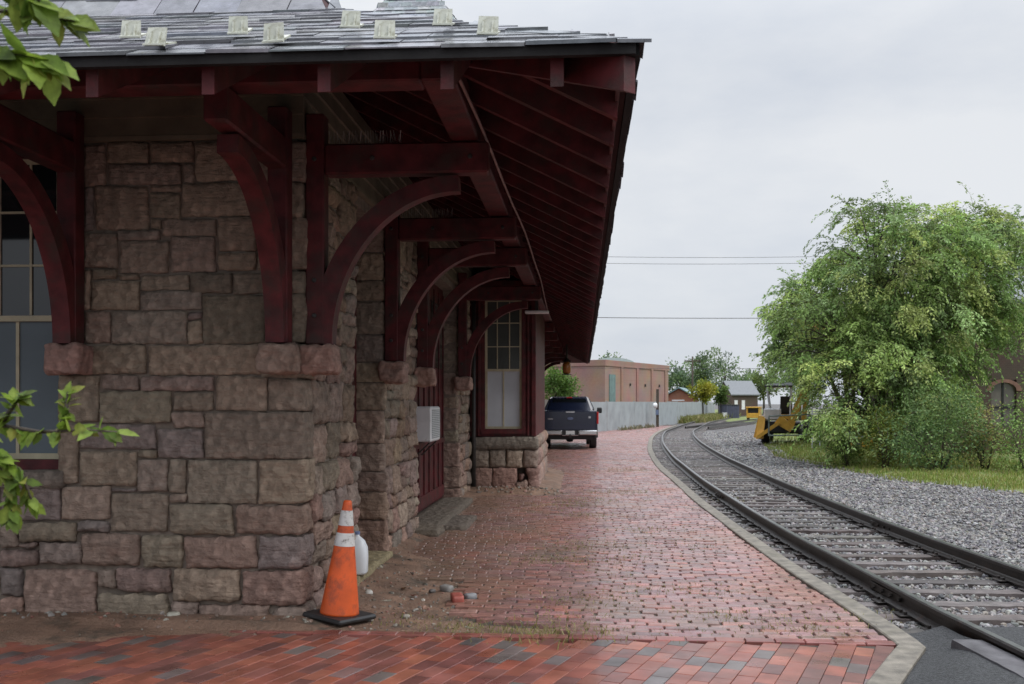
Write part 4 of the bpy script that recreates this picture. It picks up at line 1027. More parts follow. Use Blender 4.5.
# weeds in the brick joints
roots, hts, cols = [], [], []
WP = [(575, 632, 80, .075), (560, 636, 60, .09), (440, 628, 50, .05), (450, 560, 12, .03), (590, 545, 60, .05), (640, 590, 45, .04), (735, 595, 10, .03), (660, 633, 40, .03), (800, 628, 45, .035), (600, 575, 30, .035), (605, 600, 30, .035),
      (700, 585, 25, .03), (730, 615, 40, .035), (590, 515, 60, .05), (640, 530, 45, .05), (585, 500, 80, .05), (620, 492, 90, .05), (560, 505, 60, .05), (680, 545, 25, .04), (600, 560, 30, .04), (567, 616, 30, .05), (560, 600, 30, .05), (645, 555, 30, .04), (700, 500, 20, .05), (640, 470, 60, .05), (855, 618, 14, .05), (600, 470, 60, .05), (545, 560, 40, .04), (420, 622, 40, .04), (490, 632, 60, .05), (520, 632, 60, .05), (470, 629, 50, .05)]
for u, v_, n, h in WP:
    c = G(u, v_); sp = .06 + .012 * c.y
    for _ in range(int(n * (1.6 if v_ > 620 and u < 700 else 5))):
        roots.append((c.x + random.gauss(0, sp * 1.5), c.y + random.gauss(0, sp * 1.2), -.012)); hts.append(random.uniform(.5, 1.3) * h); cols.append(jc(random.choice([(.24, .22, .07), (.27, .24, .10), (.18, .20, .05), (.30, .26, .13)]), .2))
for _ in range(9000):
    y = random.uniform(7, 26); x = random.uniform(-.2, interp(KERB, y) - .1)
    if noise.noise(Vector((x * 1.1, y * .7, 12))) < .12: continue
    roots.append((x, y, -.015)); hts.append(random.uniform(.015, .045)); cols.append(jc((.17, .16, .06), .25))
blades('joint_weeds', roots, hts, cols, grass_m, .004, 1.9)
# ---- leaves
def leaf_cloud(name, centers, dirs, size, cols, parent, m_=leaf_m, ratio=.5, jitter=1.0):
    n = len(centers); c = np.asarray(centers, float); d = np.asarray(dirs, float) + RNG.normal(scale=.45 * jitter, size=(n, 3)); d /= np.linalg.norm(d, axis=1)[:, None]
    q = RNG.normal(size=(n, 3)); w = np.cross(d, q); w /= np.linalg.norm(w, axis=1)[:, None] + 1e-9
    L_ = np.asarray(size)[:, None]
    V = np.stack([c, c + d * L_ * .45 + w * L_ * ratio * .5, c + d * L_, c + d * L_ * .45 - w * L_ * ratio * .5], 1).reshape(-1, 3)
    Fq = np.arange(n * 4).reshape(-1, 4)
    return fast(name, V, Fq, np.repeat(np.asarray(cols), 4, 0), m_, parent)
def in_ell(E, n):
    out = []; w = [a[3] * a[4] * a[5] for a in E]
    for _ in range(n):
        e = random.choices(E, w)[0]
        d = Vector((random.gauss(0, 1), random.gauss(0, 1), random.gauss(0, 1))).normalized() * (random.random() ** .28)
        out.append((Vector((e[0] + d.x * e[3], e[1] + d.y * e[4], e[2] + d.z * e[5])), d))
    return out
def weeping_tree(name, label, base, E, stems, nspray, greens, leafsz, droop=1.0, spray_len=(.7, 1.5), group=None, per=30):
    t = thing(name, label, 'tree', base, 0, group); b0 = Vector(base)
    wood = MB(); limbs = []
    for sx, sy, h in stems:
        pts = [Vector((sx * .1, sy * .1, 0))]; n = 8
        for k in range(1, n + 1): pts.append(Vector((sx * (k / n) ** 1.2 + random.uniform(-.08, .08), sy * (k / n) ** 1.2 + random.uniform(-.08, .08), h * k / n)))
        wood.tube(pts, .14, 8, r2=.02); limbs += pts[2:]
    for e in E:      # secondary limbs fan out into every lobe of the crown
        for _ in range(7):
            d = Vector((random.gauss(0, 1), random.gauss(0, 1), random.gauss(.35, .8))).normalized(); q = Vector((e[0] + d.x * e[3] * .75, e[1] + d.y * e[4] * .75, e[2] + d.z * e[5] * .75)) - b0
            a = min(limbs[:len(stems) * 7], key=lambda w_: (w_ - q).length + max(0, w_.z - q.z + .4) * 2)
            m1 = a.lerp(q, .45) + Vector((random.uniform(-.15, .15), random.uniform(-.15, .15), .18)); ps = [a, m1, a.lerp(q, .75) + Vector((0, 0, .2)), q]
            wood.tube(ps, .032, 5, r2=.010); limbs += [m1, ps[2], q]
    C, D, S, K = [], [], [], []; twig = MB()
    boughs = in_ell(E, max(20, nspray // 11))
    for p0, dn in boughs:
        p0 = p0 - b0; a = min(limbs, key=lambda q: (q - p0).length + max(0, q.z - p0.z) * .6)
        out0 = (dn + Vector((0, 0, .35)) + (p0 - a) * .15).normalized(); g0 = random.choice(greens); kb = random.choice([.55, .75, .95, 1.1, 1.3])
        twig.tube([a, a.lerp(p0, .5) + Vector((0, 0, .12)), p0], .014, 4, r2=.005)
        for fr_ in range(11):
            out = (out0 + Vector((random.gauss(0, .55), random.gauss(0, .55), random.gauss(0, .45)))).normalized(); L_ = random.uniform(*spray_len) * (1.3 if random.random() < .08 else 1)
            pos = p0 + Vector((random.gauss(0, .16), random.gauss(0, .16), random.gauss(0, .13))); d = out; n = 9; path = [pos.copy()]; kk = kb * random.uniform(.75, 1.25)
            side = d.cross(Vector((0, 0, 1))); side = side.normalized() if side.length > .05 else Vector((1, 0, 0))
            for k in range(n):
                d = (d + Vector((0, 0, -.21 * droop))).normalized(); pos = pos + d * L_ / n; path.append(pos.copy()); w = .02 + .05 * math.sin(math.pi * (k + .5) / n)
                for _ in range(max(1, per // n)):
                    sg = random.choice((-1, 1)); off = side * sg * abs(random.gauss(0, w)) + Vector((random.gauss(0, .015), random.gauss(0, .015), random.gauss(-.01, .02)))
                    C.append(pos + off - d * random.uniform(0, L_ / n)); D.append(d * .8 + side * sg * .7 + Vector((0, 0, -.2 * droop))); S.append(random.uniform(*leafsz)); K.append(jc(tuple(x * kk for x in g0), .16))
            twig.tube([path[0], path[n // 2], path[-1]], .006, 3, r2=.002)
    wood.build('trunk', bark_m, t, smooth=True); twig.build('branches', bark_m, t)
    leaf_cloud('crown', C, D, S, K, t, ratio=.45, jitter=.55); return t
ELM = [(.31, .43, .13), (.26, .39, .115), (.36, .48, .14), (.19, .30, .09), (.42, .50, .16), (.29, .42, .16)]
b0 = (10.6, 28.2, -.05)
weeping_tree('elm_tree', 'large feathery green tree with drooping branches right of the track', b0,
             [(11.2, 28.5, 4.8, 2.5, 2.2, 2.4), (9.0, 28.6, 4.0, 1.4, 1.6, 1.4), (13.5, 29.2, 5.2, 2.3, 2.2, 1.7), (10.2, 27.6, 2.6, 1.9, 1.4, 1.3), (11.6, 28.2, 2.6, 1.5, 1.2, 1.2), (8.4, 28.6, 3.2, .7, .9, .8), (10.6, 28.3, 6.8, 1.3, 1.2, .7), (10.7, 27.4, 5.3, 1.3, .8, 1.0), (10.5, 28.0, 5.6, 1.3, 1.0, .9), (13.0, 29, 6.7, 1.4, 1.3, .6), (8.9, 27.2, 1.8, .8, .8, 1.2), (9.9, 27.0, 2.1, 1.0, .7, 1.0), (8.9, 26.8, 1.15, .6, .6, .75), (8.95, 26.9, 1.2, .6, .6, .7), (8.8, 26.9, 1.3, .6, .6, .8), (12.4, 28.0, 3.4, 1.0, .9, 1.0), (14.3, 29.2, 4.1, 1.4, 1.0, 1.0), (13.9, 28.6, 3.6, .7, .7, .7), (10.8, 26.6, 2.0, 1.3, .8, 1.0), (9.3, 27.6, 5.4, 1.0, 1.0, .8)],
             [(-1.2, .2, 3.6), (-.2, .1, 4.6), (1.2, .4, 4.4), (2.3, .8, 4.4), (-.8, .3, 2.6), (.6, -.6, 3.4)], 5200, ELM, (.06, .115), 1.0, (.45, .95), per=36)
weeping_tree('elm_tree', 'darker rounded tree peeping out left of the large feathery tree', (13.2, 38.5, -.05), [(11.4, 38.5, 4.6, 1.2, 1.5, 1.3), (10.9, 38.5, 3.9, .8, 1.0, .9), (13.0, 38.8, 4.6, 1.6, 1.6, 1.6)], [(-1.6, 0, 4.6), (-.6, .2, 5.0), (.2, 0, 4.4)], 1500, [(.19, .28, .09), (.16, .25, .085), (.26, .35, .10)], (.09, .15), .6, (.4, .8), per=30)
weeping_tree('elm_tree', 'tall green tree at the right rim of the photo behind the shrubs', (21.5, 42, -.05), [(21.0, 42, 6.2, 3.4, 2.8, 3.2), (19.0, 42, 6.5, 2, 1.8, 2.0)], [(0, 0, 5), (-1.5, 0, 4.5), (1.5, .4, 5)], 900, ELM, (.09, .17), .9, (.7, 1.3), per=40)
def shrub(label, base, E, greens, n, sz, name='shrub', cat='shrub', group='shrubs beside the track', stemn=7, trunk=None):
    t = thing(name, label, cat, base, 0, group); b0 = Vector(base); C, D, S, K = [], [], [], []; st = MB()
    clumps = in_ell(E, max(12, n // 45))
    for p, dn in clumps:
        p = p - b0; g0 = random.choice(greens); kk = random.uniform(.7, 1.35); rad = .16 * (E[0][3] + E[0][5]) / 2 + .05
        for _ in range(45):
            o = Vector((random.gauss(0, rad), random.gauss(0, rad), random.gauss(0, rad * .8)))
            if p.z + o.z < .02: continue
            C.append(p + o); D.append(o.normalized() * .6 + Vector((0, 0, -.1)) + dn * .5); S.append(random.uniform(*sz)); K.append(jc(tuple(x * kk for x in g0), .22))
    if trunk:
        st.tube([(0, 0, 0), (trunk[1] * .2, 0, trunk[2] * .5), (trunk[1], 0, trunk[2])], trunk[0], 8, r2=trunk[0] * .4)
    for p, dn in random.sample(clumps, min(stemn, len(clumps))):
        q = p - b0; a = Vector((trunk[1], 0, trunk[2] * .8)) if trunk else Vector((q.x * .15, q.y * .15, 0)); st.tube([a, (a + q) / 2 + Vector((0, 0, .1 * q.z)), q], .02 * (1 + E[0][5] * .3), 5, r2=.008)
    st.build('trunk' if trunk else 'stems', bark_m, t, smooth=True); leaf_cloud('crown' if trunk else 'foliage', C, D, S, K, t); return t
DK = [(.13, .21, .075), (.16, .25, .08), (.10, .17, .065), (.19, .27, .095)]
shrub('dense dark green rounded shrub below the feathery tree', (10.7, 24.9, -.02), [(10.7, 25, .95, 1.1, .8, .95), (10.1, 24.9, .6, .7, .6, .6), (11.0, 25, 1.6, .7, .6, .5)], DK, 6500, (.05, .10))
shrub('tan and yellow autumn shrub between two green shrubs', (11.85, 24.9, -.02), [(11.85, 24.9, .8, .5, .5, .75)], [(.30, .29, .10), (.26, .28, .09), (.21, .27, .08), (.34, .27, .11)], 2600, (.05, .09))
shrub('bright green shrub at the right rim of the photo', (12.15, 23.4, -.02), [(12.15, 23.5, .9, .62, .6, .95), (13.0, 23.9, 1.4, .8, .8, 1.4)], [(.19, .29, .08), (.16, .25, .07), (.24, .33, .09)], 6000, (.05, .10))
shrub('yellow green leafy shrub under the drooping branches', (9.6, 25.6, -.02), [(9.6, 25.8, .75, .5, .5, .75)], [(.16, .19, .035), (.12, .16, .03), (.2, .2, .04)], 1800, (.05, .10))
shrub('low weedy clump at the edge of the ballast under the tree', (9.0, 26.6, -.02), [(9.0, 26.8, .35, .5, .4, .4)], [(.10, .16, .03), (.13, .18, .04)], 900, (.05, .10))
# ---- young tree at left whose twigs hang into view
def near_leaf(m, base, d, nrm, L_, wr, col):
    d = d.normalized(); sidev = d.cross(nrm).normalized(); nrm = sidev.cross(d).normalized(); n = 7; ids = []
    curl = random.uniform(-.1, .28); fold = random.uniform(.08, .35)
    for k in range(n + 1):
        a = k / n; w = L_ * wr * (math.sin(math.pi * min(1, a ** .75)) ** .85) * .5 if 0 < k < n else .0008
        w *= 1 + (.10 if k % 2 else -.06)
        c = base + d * (L_ * a) - nrm * (curl * L_ * a * a)
        ids.append((m.vert(c + sidev * w + nrm * fold * w, col), m.vert(c, tuple(x * 1.25 for x in col)), m.vert(c - sidev * w + nrm * fold * w, col)))
    for p, q in zip(ids, ids[1:]):
        m.f.append([p[1], p[0], q[0], q[1]]); m.f.append([p[2], p[1], q[1], q[2]])
YT = thing('young_tree', 'young broad leaved tree whose light green twigs reach in from the left edge', 'tree', (-2.35, 2.75, 0))
bx0 = Vector((-2.35, 2.75, 0)); tm = MB(); lm = MB()
tm.tube([(0, 0, 0), (.02, .01, 1.2), (-.03, 0, 2.4), (.05, 0, 3.6)], .045, 8, r2=.015)
LC = [(.16, .24, .03), (.12, .19, .028), (.20, .27, .05), (.09, .14, .024), (.22, .25, .05)]
def twig(pts, nl, L0, L1, wr=.55, droop=.5):
    P = [Vector(p) - bx0 for p in pts]; tm.tube(P, .008, 6, r2=.003)
    for k in range(nl):
        a = (k + random.random()) / nl; q = a * (len(P) - 1); i = min(int(q), len(P) - 2); p = P[i].lerp(P[i + 1], q - i); ax = (P[i + 1] - P[i]).normalized()
        sidev = Vector((random.uniform(-1, 1), random.uniform(-.8, .6), random.uniform(-1, .7))); d = ax * random.uniform(.2, .9) + sidev * .8 + Vector((0, 0, -droop * random.random()))
        near_leaf(lm, p, d, Vector((random.uniform(-.5, .5), random.uniform(-1, -.1), random.uniform(.2, 1.2))), random.uniform(L0, L1), wr * random.uniform(.85, 1.15), jc(random.choice(LC), .2))
def wp(u, v, Y): return tuple(W(u, v, Y))
tb = (-2.32, 2.75)
twig([(tb[0], tb[1], 2.5), wp(-70, 60, 2.4), wp(-10, 10, 2.2), wp(45, 15, 2.15), wp(75, 22, 2.15)], 44, .045, .08)
twig([(tb[0], tb[1], 2.3), wp(-80, 90, 2.3), wp(-20, 50, 2.1), wp(25, 55, 2.1), wp(50, 62, 2.1)], 42, .055, .095)
twig([(tb[0], tb[1], 2.6), wp(-60, 20, 2.2), wp(0, -10, 2.1), wp(40, 0, 2.1)], 30, .055, .095)
twig([(tb[0], tb[1], 1.4), wp(-80, 470, 2.7), wp(0, 425, 2.6), wp(40, 432, 2.55), wp(85, 430, 2.5), wp(117, 432, 2.5)], 48, .032, .06)
twig([(tb[0], tb[1], 1.3), wp(-80, 480, 2.6), wp(-10, 450, 2.5), wp(20, 470, 2.5), wp(35, 508, 2.5)], 66, .03, .058)
twig([wp(-10, 450, 2.5), wp(10, 480, 2.5), wp(12, 520, 2.5)], 40, .032, .06)
twig([wp(0, 425, 2.6), wp(14, 405, 2.55), wp(22, 392, 2.55)], 26, .03, .055)
twig([wp(60, 432, 2.53), wp(66, 412, 2.53), wp(68, 392, 2.53)], 22, .028, .052)
for _ in range(26):      # crown out of frame
    a = (random.uniform(-.3, .3) + tb[0], tb[1] + random.uniform(-.2, .2), random.uniform(1.6, 3.4)); e = (tb[0] + random.uniform(-.9, .25), tb[1] + random.uniform(-.8, .6), a[2] + random.uniform(-.1, .6)); twig([a, tuple((Vector(a) + Vector(e)) / 2 + Vector((0, 0, .1))), e], 12, .06, .1)
tm.build('trunk', bark_m, YT, smooth=True); lm.build('leaves', nearleaf_m, YT, smooth=True)
# ================================================================== TRUCK
TY = 35.9; tx = (570.2 - CX) * TY / F
truck = thing('pickup_truck', 'dark blue pickup truck with chrome rear bumper parked under the end of the depot eave', 'truck', (tx, TY, 0), -R(2.5))
blue_m = mat('dark_blue_paint', (.008, .013, .034), .22, .1, 3, .0, coat=.5); chrome_m = mat('chrome', (.55, .55, .55), .22, .1, 5, .05, 10, metal=.9)
tail_m = mat('red_lens', (.45, .012, .012), .2, .1, 5, 0); blackp_m = mat('black_plastic', (.015, .015, .016), .5, .2, 6, .1, 30)
tglass_m = mat('tinted_glass', (.008, .010, .012), .05, .05, 3, 0); rim_m = mat('alloy_rim', (.4, .4, .42), .35, .1, 5, 0, metal=.8)
# y forward from the tailgate (0) to the nose (5.9)
m = MB()
def ring_x(y, pts): return [Vector((x, y, z)) for x, z in pts]
def bodyring(y, hw, z0, z1, tap=.05): return ring_x(y, [(-hw + .04, z0), (hw - .04, z0), (hw, z0 + .12), (hw, z0 + .45), (hw - .015, z1 - .06), (hw - tap, z1), (-hw + tap, z1), (-hw + .015, z1 - .06), (-hw, z0 + .45), (-hw, z0 + .12)])
m.rings([bodyring(.02, .98, .58, 1.40), bodyring(.3, 1.0, .52, 1.41), bodyring(1.9, 1.0, .5, 1.40), bodyring(2.0, 1.0, .5, 1.38), bodyring(4.2, .99, .5, 1.30), bodyring(4.4, .98, .5, 1.25), bodyring(5.4, .95, .5, 1.14), bodyring(5.85, .85, .55, 1.02)])
# wheel arch flares
body = m.build('body', blue_m, truck, smooth=False)
m = MB()
def cabring(y, hw, ht, z0, z1): return ring_x(y, [(-hw, z0), (hw, z0), (hw - .02, z0 + .1), (ht, z1 - .05), (ht - .08, z1), (-ht + .08, z1), (-ht, z1 - .05), (-hw + .02, z0 + .1)])
m.rings([cabring(1.95, .95, .90, 1.36, 1.40), cabring(2.18, .94, .74, 1.36, 1.88), cabring(2.5, .94, .73, 1.36, 1.93), cabring(3.4, .94, .73, 1.34, 1.93), cabring(3.7, .94, .74, 1.32, 1.86), cabring(4.4, .95, .9, 1.28, 1.30)])
m.build('cab', blue_m, truck)
m = MB(); m.hexa([Vector(p) for p in ((-.72, 1.985, 1.43), (.72, 1.985, 1.43), (.72, 2.0, 1.43), (-.72, 2.0, 1.43), (-.62, 2.150, 1.84), (.62, 2.150, 1.84), (.62, 2.17, 1.84), (-.62, 2.17, 1.84))]); m.build('rear_window', tglass_m, truck)
for sx in (-1, 1):
    m = MB(); m.hexa([Vector(p) for p in ((sx * .90, 2.2, 1.46), (sx * .955, 2.2, 1.46), (sx * .955, 4.1, 1.40), (sx * .90, 4.1, 1.40), (sx * .73, 2.4, 1.84), (sx * .78, 2.4, 1.84), (sx * .78, 3.6, 1.84), (sx * .73, 3.6, 1.84))]); m.build('side_window', tglass_m, truck)
    m = MB(); m.bbox((sx * .985 - .035, -.03, .92), (sx * .985 + .035, .16, 1.36), .02); m.build('tail_light', tail_m, truck)
    m = MB(); m.bbox((min(sx * 1.12, sx * 1.32), 3.75, 1.28), (max(sx * 1.12, sx * 1.32), 3.87, 1.50), .03); m.tube([(sx * .95, 3.8, 1.34), (sx * 1.15, 3.82, 1.36)], .03, 6); m.build('mirror', blackp_m, truck)
    for y in (1.28, 4.95):
        wx = sx * .86; wy = MB(); wy.lathe([(.24, -.12), (.37, -.13), (.395, -.09), (.395, .09), (.37, .13), (.24, .12)], o=(0, 0, 0), n=28, axis='x')
        wh = wy.build('wheel', rubber_m, truck, smooth=False, loc=(wx, y, .39))
        r_ = MB(); r_.lathe([(.02, -.10), (.24, -.11), (.25, 0), (.24, .11), (.02, .10)], n=20, axis='x'); r_.build('rim', rim_m, wh)
        fl = MB()
        fl.rings([[Vector((sx * (1.0 + a), y + r * math.cos(th), .40 + r * math.sin(th))) for a, r in ((-.02, .46), (.03, .46), (.03, .51), (-.02, .53))] for th in [math.pi * k / 14 for k in range(15)]]); fl.build('wheel_arch', blackp_m, truck)
m = MB(); m.bbox((-.93, -.035, .70), (.93, .02, 1.39), .02); tg = m.build('tailgate', blue_m, truck)
m = MB(); m.bbox((-.16, -.05, 1.325), (.16, -.034, 1.385), .01); m.build('handle', chrome_m, tg)
m = MB(); m.lathe([(.11, 0), (.11, .012), (.09, .016)], n=24); o = m.build('emblem', mat('blue_emblem', (.10, .13, .22), .3, .1, 4, 0), tg); o.location = (0, -.034, 1.12); o.rotation_euler = (R(90), 0, 0); o.scale = (1, .45, 1)
m = MB(); m.box((-.80, -.038, 1.09), (-.62, -.0352, 1.12)); m.box((.66, -.038, 1.13), (.74, -.0352, 1.20)); m.build('badge', chrome_m, tg)
m = MB(); m.bbox((-.97, -.20, .53), (-.30, .0, .70), .03); m.bbox((.30, -.20, .53), (.97, .0, .70), .03); m.bbox((-.30, -.16, .50), (.30, .0, .69), .02); m.build('rear_bumper', chrome_m, truck)
m = MB(); m.box((-.29, -.164, .53), (.29, -.1605, .69)); m.build('bumper_step', blackp_m, truck)
m = MB(); m.bbox((-.16, -.175, .545), (.16, -.165, .68), .004); m.build('licence_plate', mat('plate', (.6, .62, .62), .4, .1, 30, 0), truck)
m = MB(); m.box((-.04, -.22, .44), (.04, .1, .50)); m.lathe([(.03, .50), (.03, .56)], o=(0, -.2, 0), n=10); m.build('tow_hitch', iron_m, truck)
m = MB(); m.box((-.8, .1, .36), (.8, 5.4, .56)); m.tube([(-.7, 1.28, .4), (.7, 1.28, .4)], .07, 8); m.lathe([(.02, -.18), (.16, -.1), (.18, 0), (.16, .1), (.02, .18)], o=(0, 1.28, .4), n=14, axis='x'); m.build('chassis', blackp_m, truck)
m = MB(); m.bbox((-.11, 2.12, 1.86), (.11, 2.2, 1.91), .01); m.build('brake_light', tail_m, truck)
# ================================================================== BACKGROUND
fence_m = mat('pale_corrugated_panel', (.30, .33, .345), .5, .15, 1.2, .1, 20, dirt=((.25, .25, .25), .8, .55, .75)); post_m = mat('grey_post', (.3, .3, .3), .6, .2, 5, .1, 30)
def fence(label, pts, h, m_, nm, corr=.16, depth=.03):
    t = thing(nm, label, 'fence', pts[0]); o = Vector(pts[0]); 
    for a, b in zip(pts, pts[1:]):
        a, b = Vector(a), Vector(b); L_ = (b - a).length; n = max(1, int(L_ / 6)); d = (b - a).normalized(); x = Vector((d.y, -d.x, 0))
        for k in range(n):
            p, q = a + (b - a) * k / n, a + (b - a) * (k + 1) / n; m = MB(); ns = max(6, int((q - p).length / corr)); P = []
            ht = h + random.uniform(-.04, .04)
            for j in range(ns + 1):
                c = p + (q - p) * (j / ns) * .995 - o + x * (depth if j % 2 else -depth); P.append(c)
            for j in range(ns):
                u_ = Vector((0, 0, ht)); th = x * .012
                m.hexa([P[j], P[j + 1], P[j + 1] + th, P[j] + th, P[j] + u_, P[j + 1] + u_, P[j + 1] + th + u_, P[j] + th + u_])
            m.build('fence_panel', m_, t)
            m = MB(); m.box((p.x - o.x - .05, p.y - o.y + .05, -.1), (p.x - o.x + .05, p.y - o.y + .15, h + .03)); m.build('fence_post', post_m, t)
    return t
fence('long pale grey corrugated metal fence behind the parked truck and the bend', [(3.0, 52, -.1), (5.7, 60, -.1), (10.6, 73, -.1), (24.6, 121, -.1)], 1.88, fence_m, 'metal_fence')
fence('short weathered grey wooden fence left of the parked truck', [(-3.5, 47.5, -.1), (2.2, 49.5, -.1)], 1.95, mat('grey_wood', (.16, .145, .13), .8, .35, 3, .4, 20, stretch=(6, 6, .6)), 'wooden_fence', .14, .012)
# post with a meter by the fence
sp = G(657.5, 427); st = thing('meter_post', 'dark timber post with a white meter in front of the pale fence', 'post', (sp.x, sp.y, -.1))
m = MB(); m.bbox((-.09, -.09, 0), (.09, .09, 2.75), .01); m.build('pole', bark_m, st)
m = MB(); m.lathe([(.02, -.25), (.17, -.2), (.2, -.02), (.15, .04)], o=(0, 0, 0), n=14, axis='x'); o = m.build('meter', white_m, st); o.location = (-.1, -.15, 1.6)
m = MB(); m.bbox((-.15, -.22, .95), (.05, -.1, 1.3), .01); m.build('meter_box', mat('blue_box', (.12, .16, .25), .5, .1, 5, 0), st)
# brick building
brk_m = None
def wallmat(name, c1, c2, mort, scale=4.0):
    if name in MATS: return MATS[name]
    m = bpy.data.materials.new(name); m.use_nodes = True; t = m.node_tree; b = t.nodes['Principled BSDF']; lk = t.links.new
    tc = N(t, 'ShaderNodeTexCoord'); mp = N(t, 'ShaderNodeMapping'); mp.inputs['Rotation'].default_value = (R(90), 0, 0); bt = N(t, 'ShaderNodeTexBrick')
    lk(tc.outputs['Object'], mp.inputs[0]); lk(mp.outputs[0], bt.inputs[0]); bt.inputs['Color1'].default_value = (*c1, 1); bt.inputs['Color2'].default_value = (*c2, 1); bt.inputs['Mortar'].default_value = (*mort, 1)
    bt.inputs['Scale'].default_value = scale; bt.inputs['Mortar Size'].default_value = .015
    n = N(t, 'ShaderNodeTexNoise'); n.inputs['Scale'].default_value = .6; n.inputs['Detail'].default_value = 6; lk(tc.outputs['Object'], n.inputs[0])
    mx = N(t, 'ShaderNodeMix', data_type='RGBA', blend_type='MULTIPLY'); mx.inputs[0].default_value = .5; lk(bt.outputs[0], mx.inputs[6]); lk(n.outputs['Color'], mx.inputs[7]); lk(mx.outputs[2], b.inputs[0])
    b.inputs['Roughness'].default_value = .85; MATS[name] = m; return m
tan_m = wallmat('tan_brick', (.41, .245, .19), (.36, .21, .16), (.38, .27, .22)); orb_m = wallmat('orange_brick', (.42, .16, .09), (.35, .13, .08), (.35, .22, .15)); dkb_m = wallmat('brown_brick', (.13, .085, .065), (.105, .07, .055), (.14, .115, .095))
cA = W(605, 403, 90); bb = thing('brick_building', 'large flat roofed tan brick building behind the pale fence', 'building', (cA.x, cA.y, 0), -R(29))
H_ = 5.6
m = MB(); m.box((-12, 0, -.2), (0, 16.5, H_ - .55)); bwall = m.build('wall', tan_m, bb); 
m = MB(); m.box((-12.08, -.08, H_ - .549), (.08, 16.58, H_)); m.build('parapet', tan_m, bb)
# long face is local +x; pilasters and recessed green glazing
for k in range(4):
    m = MB(); m.box((.002, 3.6 + k * 3.9, -.2), (.09, 4.1 + k * 3.9, H_ - .552)); m.build('pilaster', tan_m, bb)
m = MB(); m.box((.003, .9, .1), (.06, 2.3, 4.3)); m.build('window', mat('green_glass', (.10, .17, .15), .15, .2, 2, 0), bb)
for k in range(3):
    m = MB(); m.box((.02, 5.8 + k * 3.9, 3.3), (.12, 5.95 + k * 3.9, 3.55)); m.build('wall_lamp', iron_m, bb)
gr_ = thing('green_roof', 'pale green curved roof showing above the tan brick building', 'building', (10.0, 118, 0)) if False else None
gb = thing('glass_hall', 'hall with a pale green curved roof rising behind the tan brick building', 'building', W(613, 403, 130) - Vector((0, 0, EYE)))
m = MB(); m.box((-3.2, 0, 0), (3.2, 6, 6.6)); m.build('wall', tan_m, gb)
m = MB(); m.rings([[Vector((3.0 * math.cos(a), y, 6.6 + 1.0 * math.sin(a))) for a in [math.pi * k / 12 for k in range(13)]] for y in (-.3, 6.3)]); m.build('roof', mat('verdigris', (.40, .46, .45), .5, .1, 2, 0), gb)
oh = thing('brick_shed', 'small orange brick house with a teal gabled roof at the end of the fence', 'house', Vector((W(679, 403, 112).x, 112, 0)), -R(15))
m = MB(); m.rings([[Vector(p) for p in ((-1.6, y, -.2), (1.6, y, -.2), (1.6, y, 2.4), (0, y, 3.3), (-1.6, y, 2.4))] for y in (0, 7)]); m.build('wall', orb_m, oh)
m = MB()
for sx in (-1, 1): m.hexa([Vector(p) for p in ((0, -.3, 3.35), (sx * 2.0, -.3, 2.22), (sx * 2.0, 7.3, 2.22), (0, 7.3, 3.35), (0, -.3, 3.47), (sx * 2.0, -.3, 2.34), (sx * 2.0, 7.3, 2.34), (0, 7.3, 3.47))])
m.build('roof', mat('teal_roof', (.16, .24, .25), .5, .1, 3, 0), oh)
m = MB(); m.box((-.8, -.02, 1.9), (.6, -.002, 2.05)); m.build('sign_board', white_m, oh)
gh = thing('brick_house', 'brown brick house with a pale grey gabled roof far beyond the bend', 'house', Vector((W(731, 403, 128).x, 128, 0)), R(12))
m = MB(); m.rings([[Vector((x, p[0], p[1])) for p in ((0, -.2), (7, -.2), (7, 3.3), (3.5, 5.2), (0, 3.3))] for x in (-1.2, 4.6)]); m.build('wall', dkb_m, gh)
m = MB()
m.hexa([Vector(p) for p in ((-1.5, -.4, 3.12), (4.9, -.4, 3.12), (4.9, 3.5, 5.25), (-1.5, 3.5, 5.25), (-1.5, -.4, 3.27), (4.9, -.4, 3.27), (4.9, 3.5, 5.4), (-1.5, 3.5, 5.4))])
m.hexa([Vector(p) for p in ((-1.5, 3.51, 5.25), (4.9, 3.51, 5.25), (4.9, 7.4, 3.12), (-1.5, 7.4, 3.12), (-1.5, 3.51, 5.4), (4.9, 3.51, 5.4), (4.9, 7.4, 3.27), (-1.5, 7.4, 3.27))]); m.build('roof', mat('grey_roof', (.15, .16, .17), .5, .1, 3, 0), gh); gh.scale = (.62, .62, .85); gh.location.x += .8
for x in (-.6, 1.0):
    m = MB(); m.box((x, -.03, 1.0), (x + .7, -.002, 2.4)); m.build('window', white_m, gh)
cn = thing('storage_container', 'dark slate blue storage container beyond the bend', 'container', Vector((W(733, 403, 108).x, 108, -.05)), R(5))
m = MB()
for k in range(12): m.box((-.7 + k * .117, -.0 + (.03 if k % 2 else 0), .1), (-.7 + (k + 1) * .117 - .001, 3, 1.5))
m.build('shell', mat('slate_blue_steel', (.07, .075, .12), .5, .15, 3, .1, 10), cn); m = MB(); m.bbox((-.76, -.05, .0), (.76, 3.05, .1), .01); m.bbox((-.76, -.05, 1.5), (.76, 3.05, 1.58), .01); m.build('frame', iron_m, cn)
wbx = thing('utility_box', 'small white utility box left of the dark container', 'box', Vector((W(725, 403, 107).x, 107, -.05)))
m = MB(); m.bbox((-.22, 0, 0), (.22, .4, .62), .02); m.build('cabinet', white_m, wbx); m = MB(); m.bbox((-.25, -.03, .622), (.25, .43, .68), .02); m.build('lid', white_m, wbx)
yv = thing('rail_speeder', 'small yellow work car with a dark open side far beyond the bend', 'rail car', Vector((W(753, 403, 95).x, 95, .1)), -R(20))
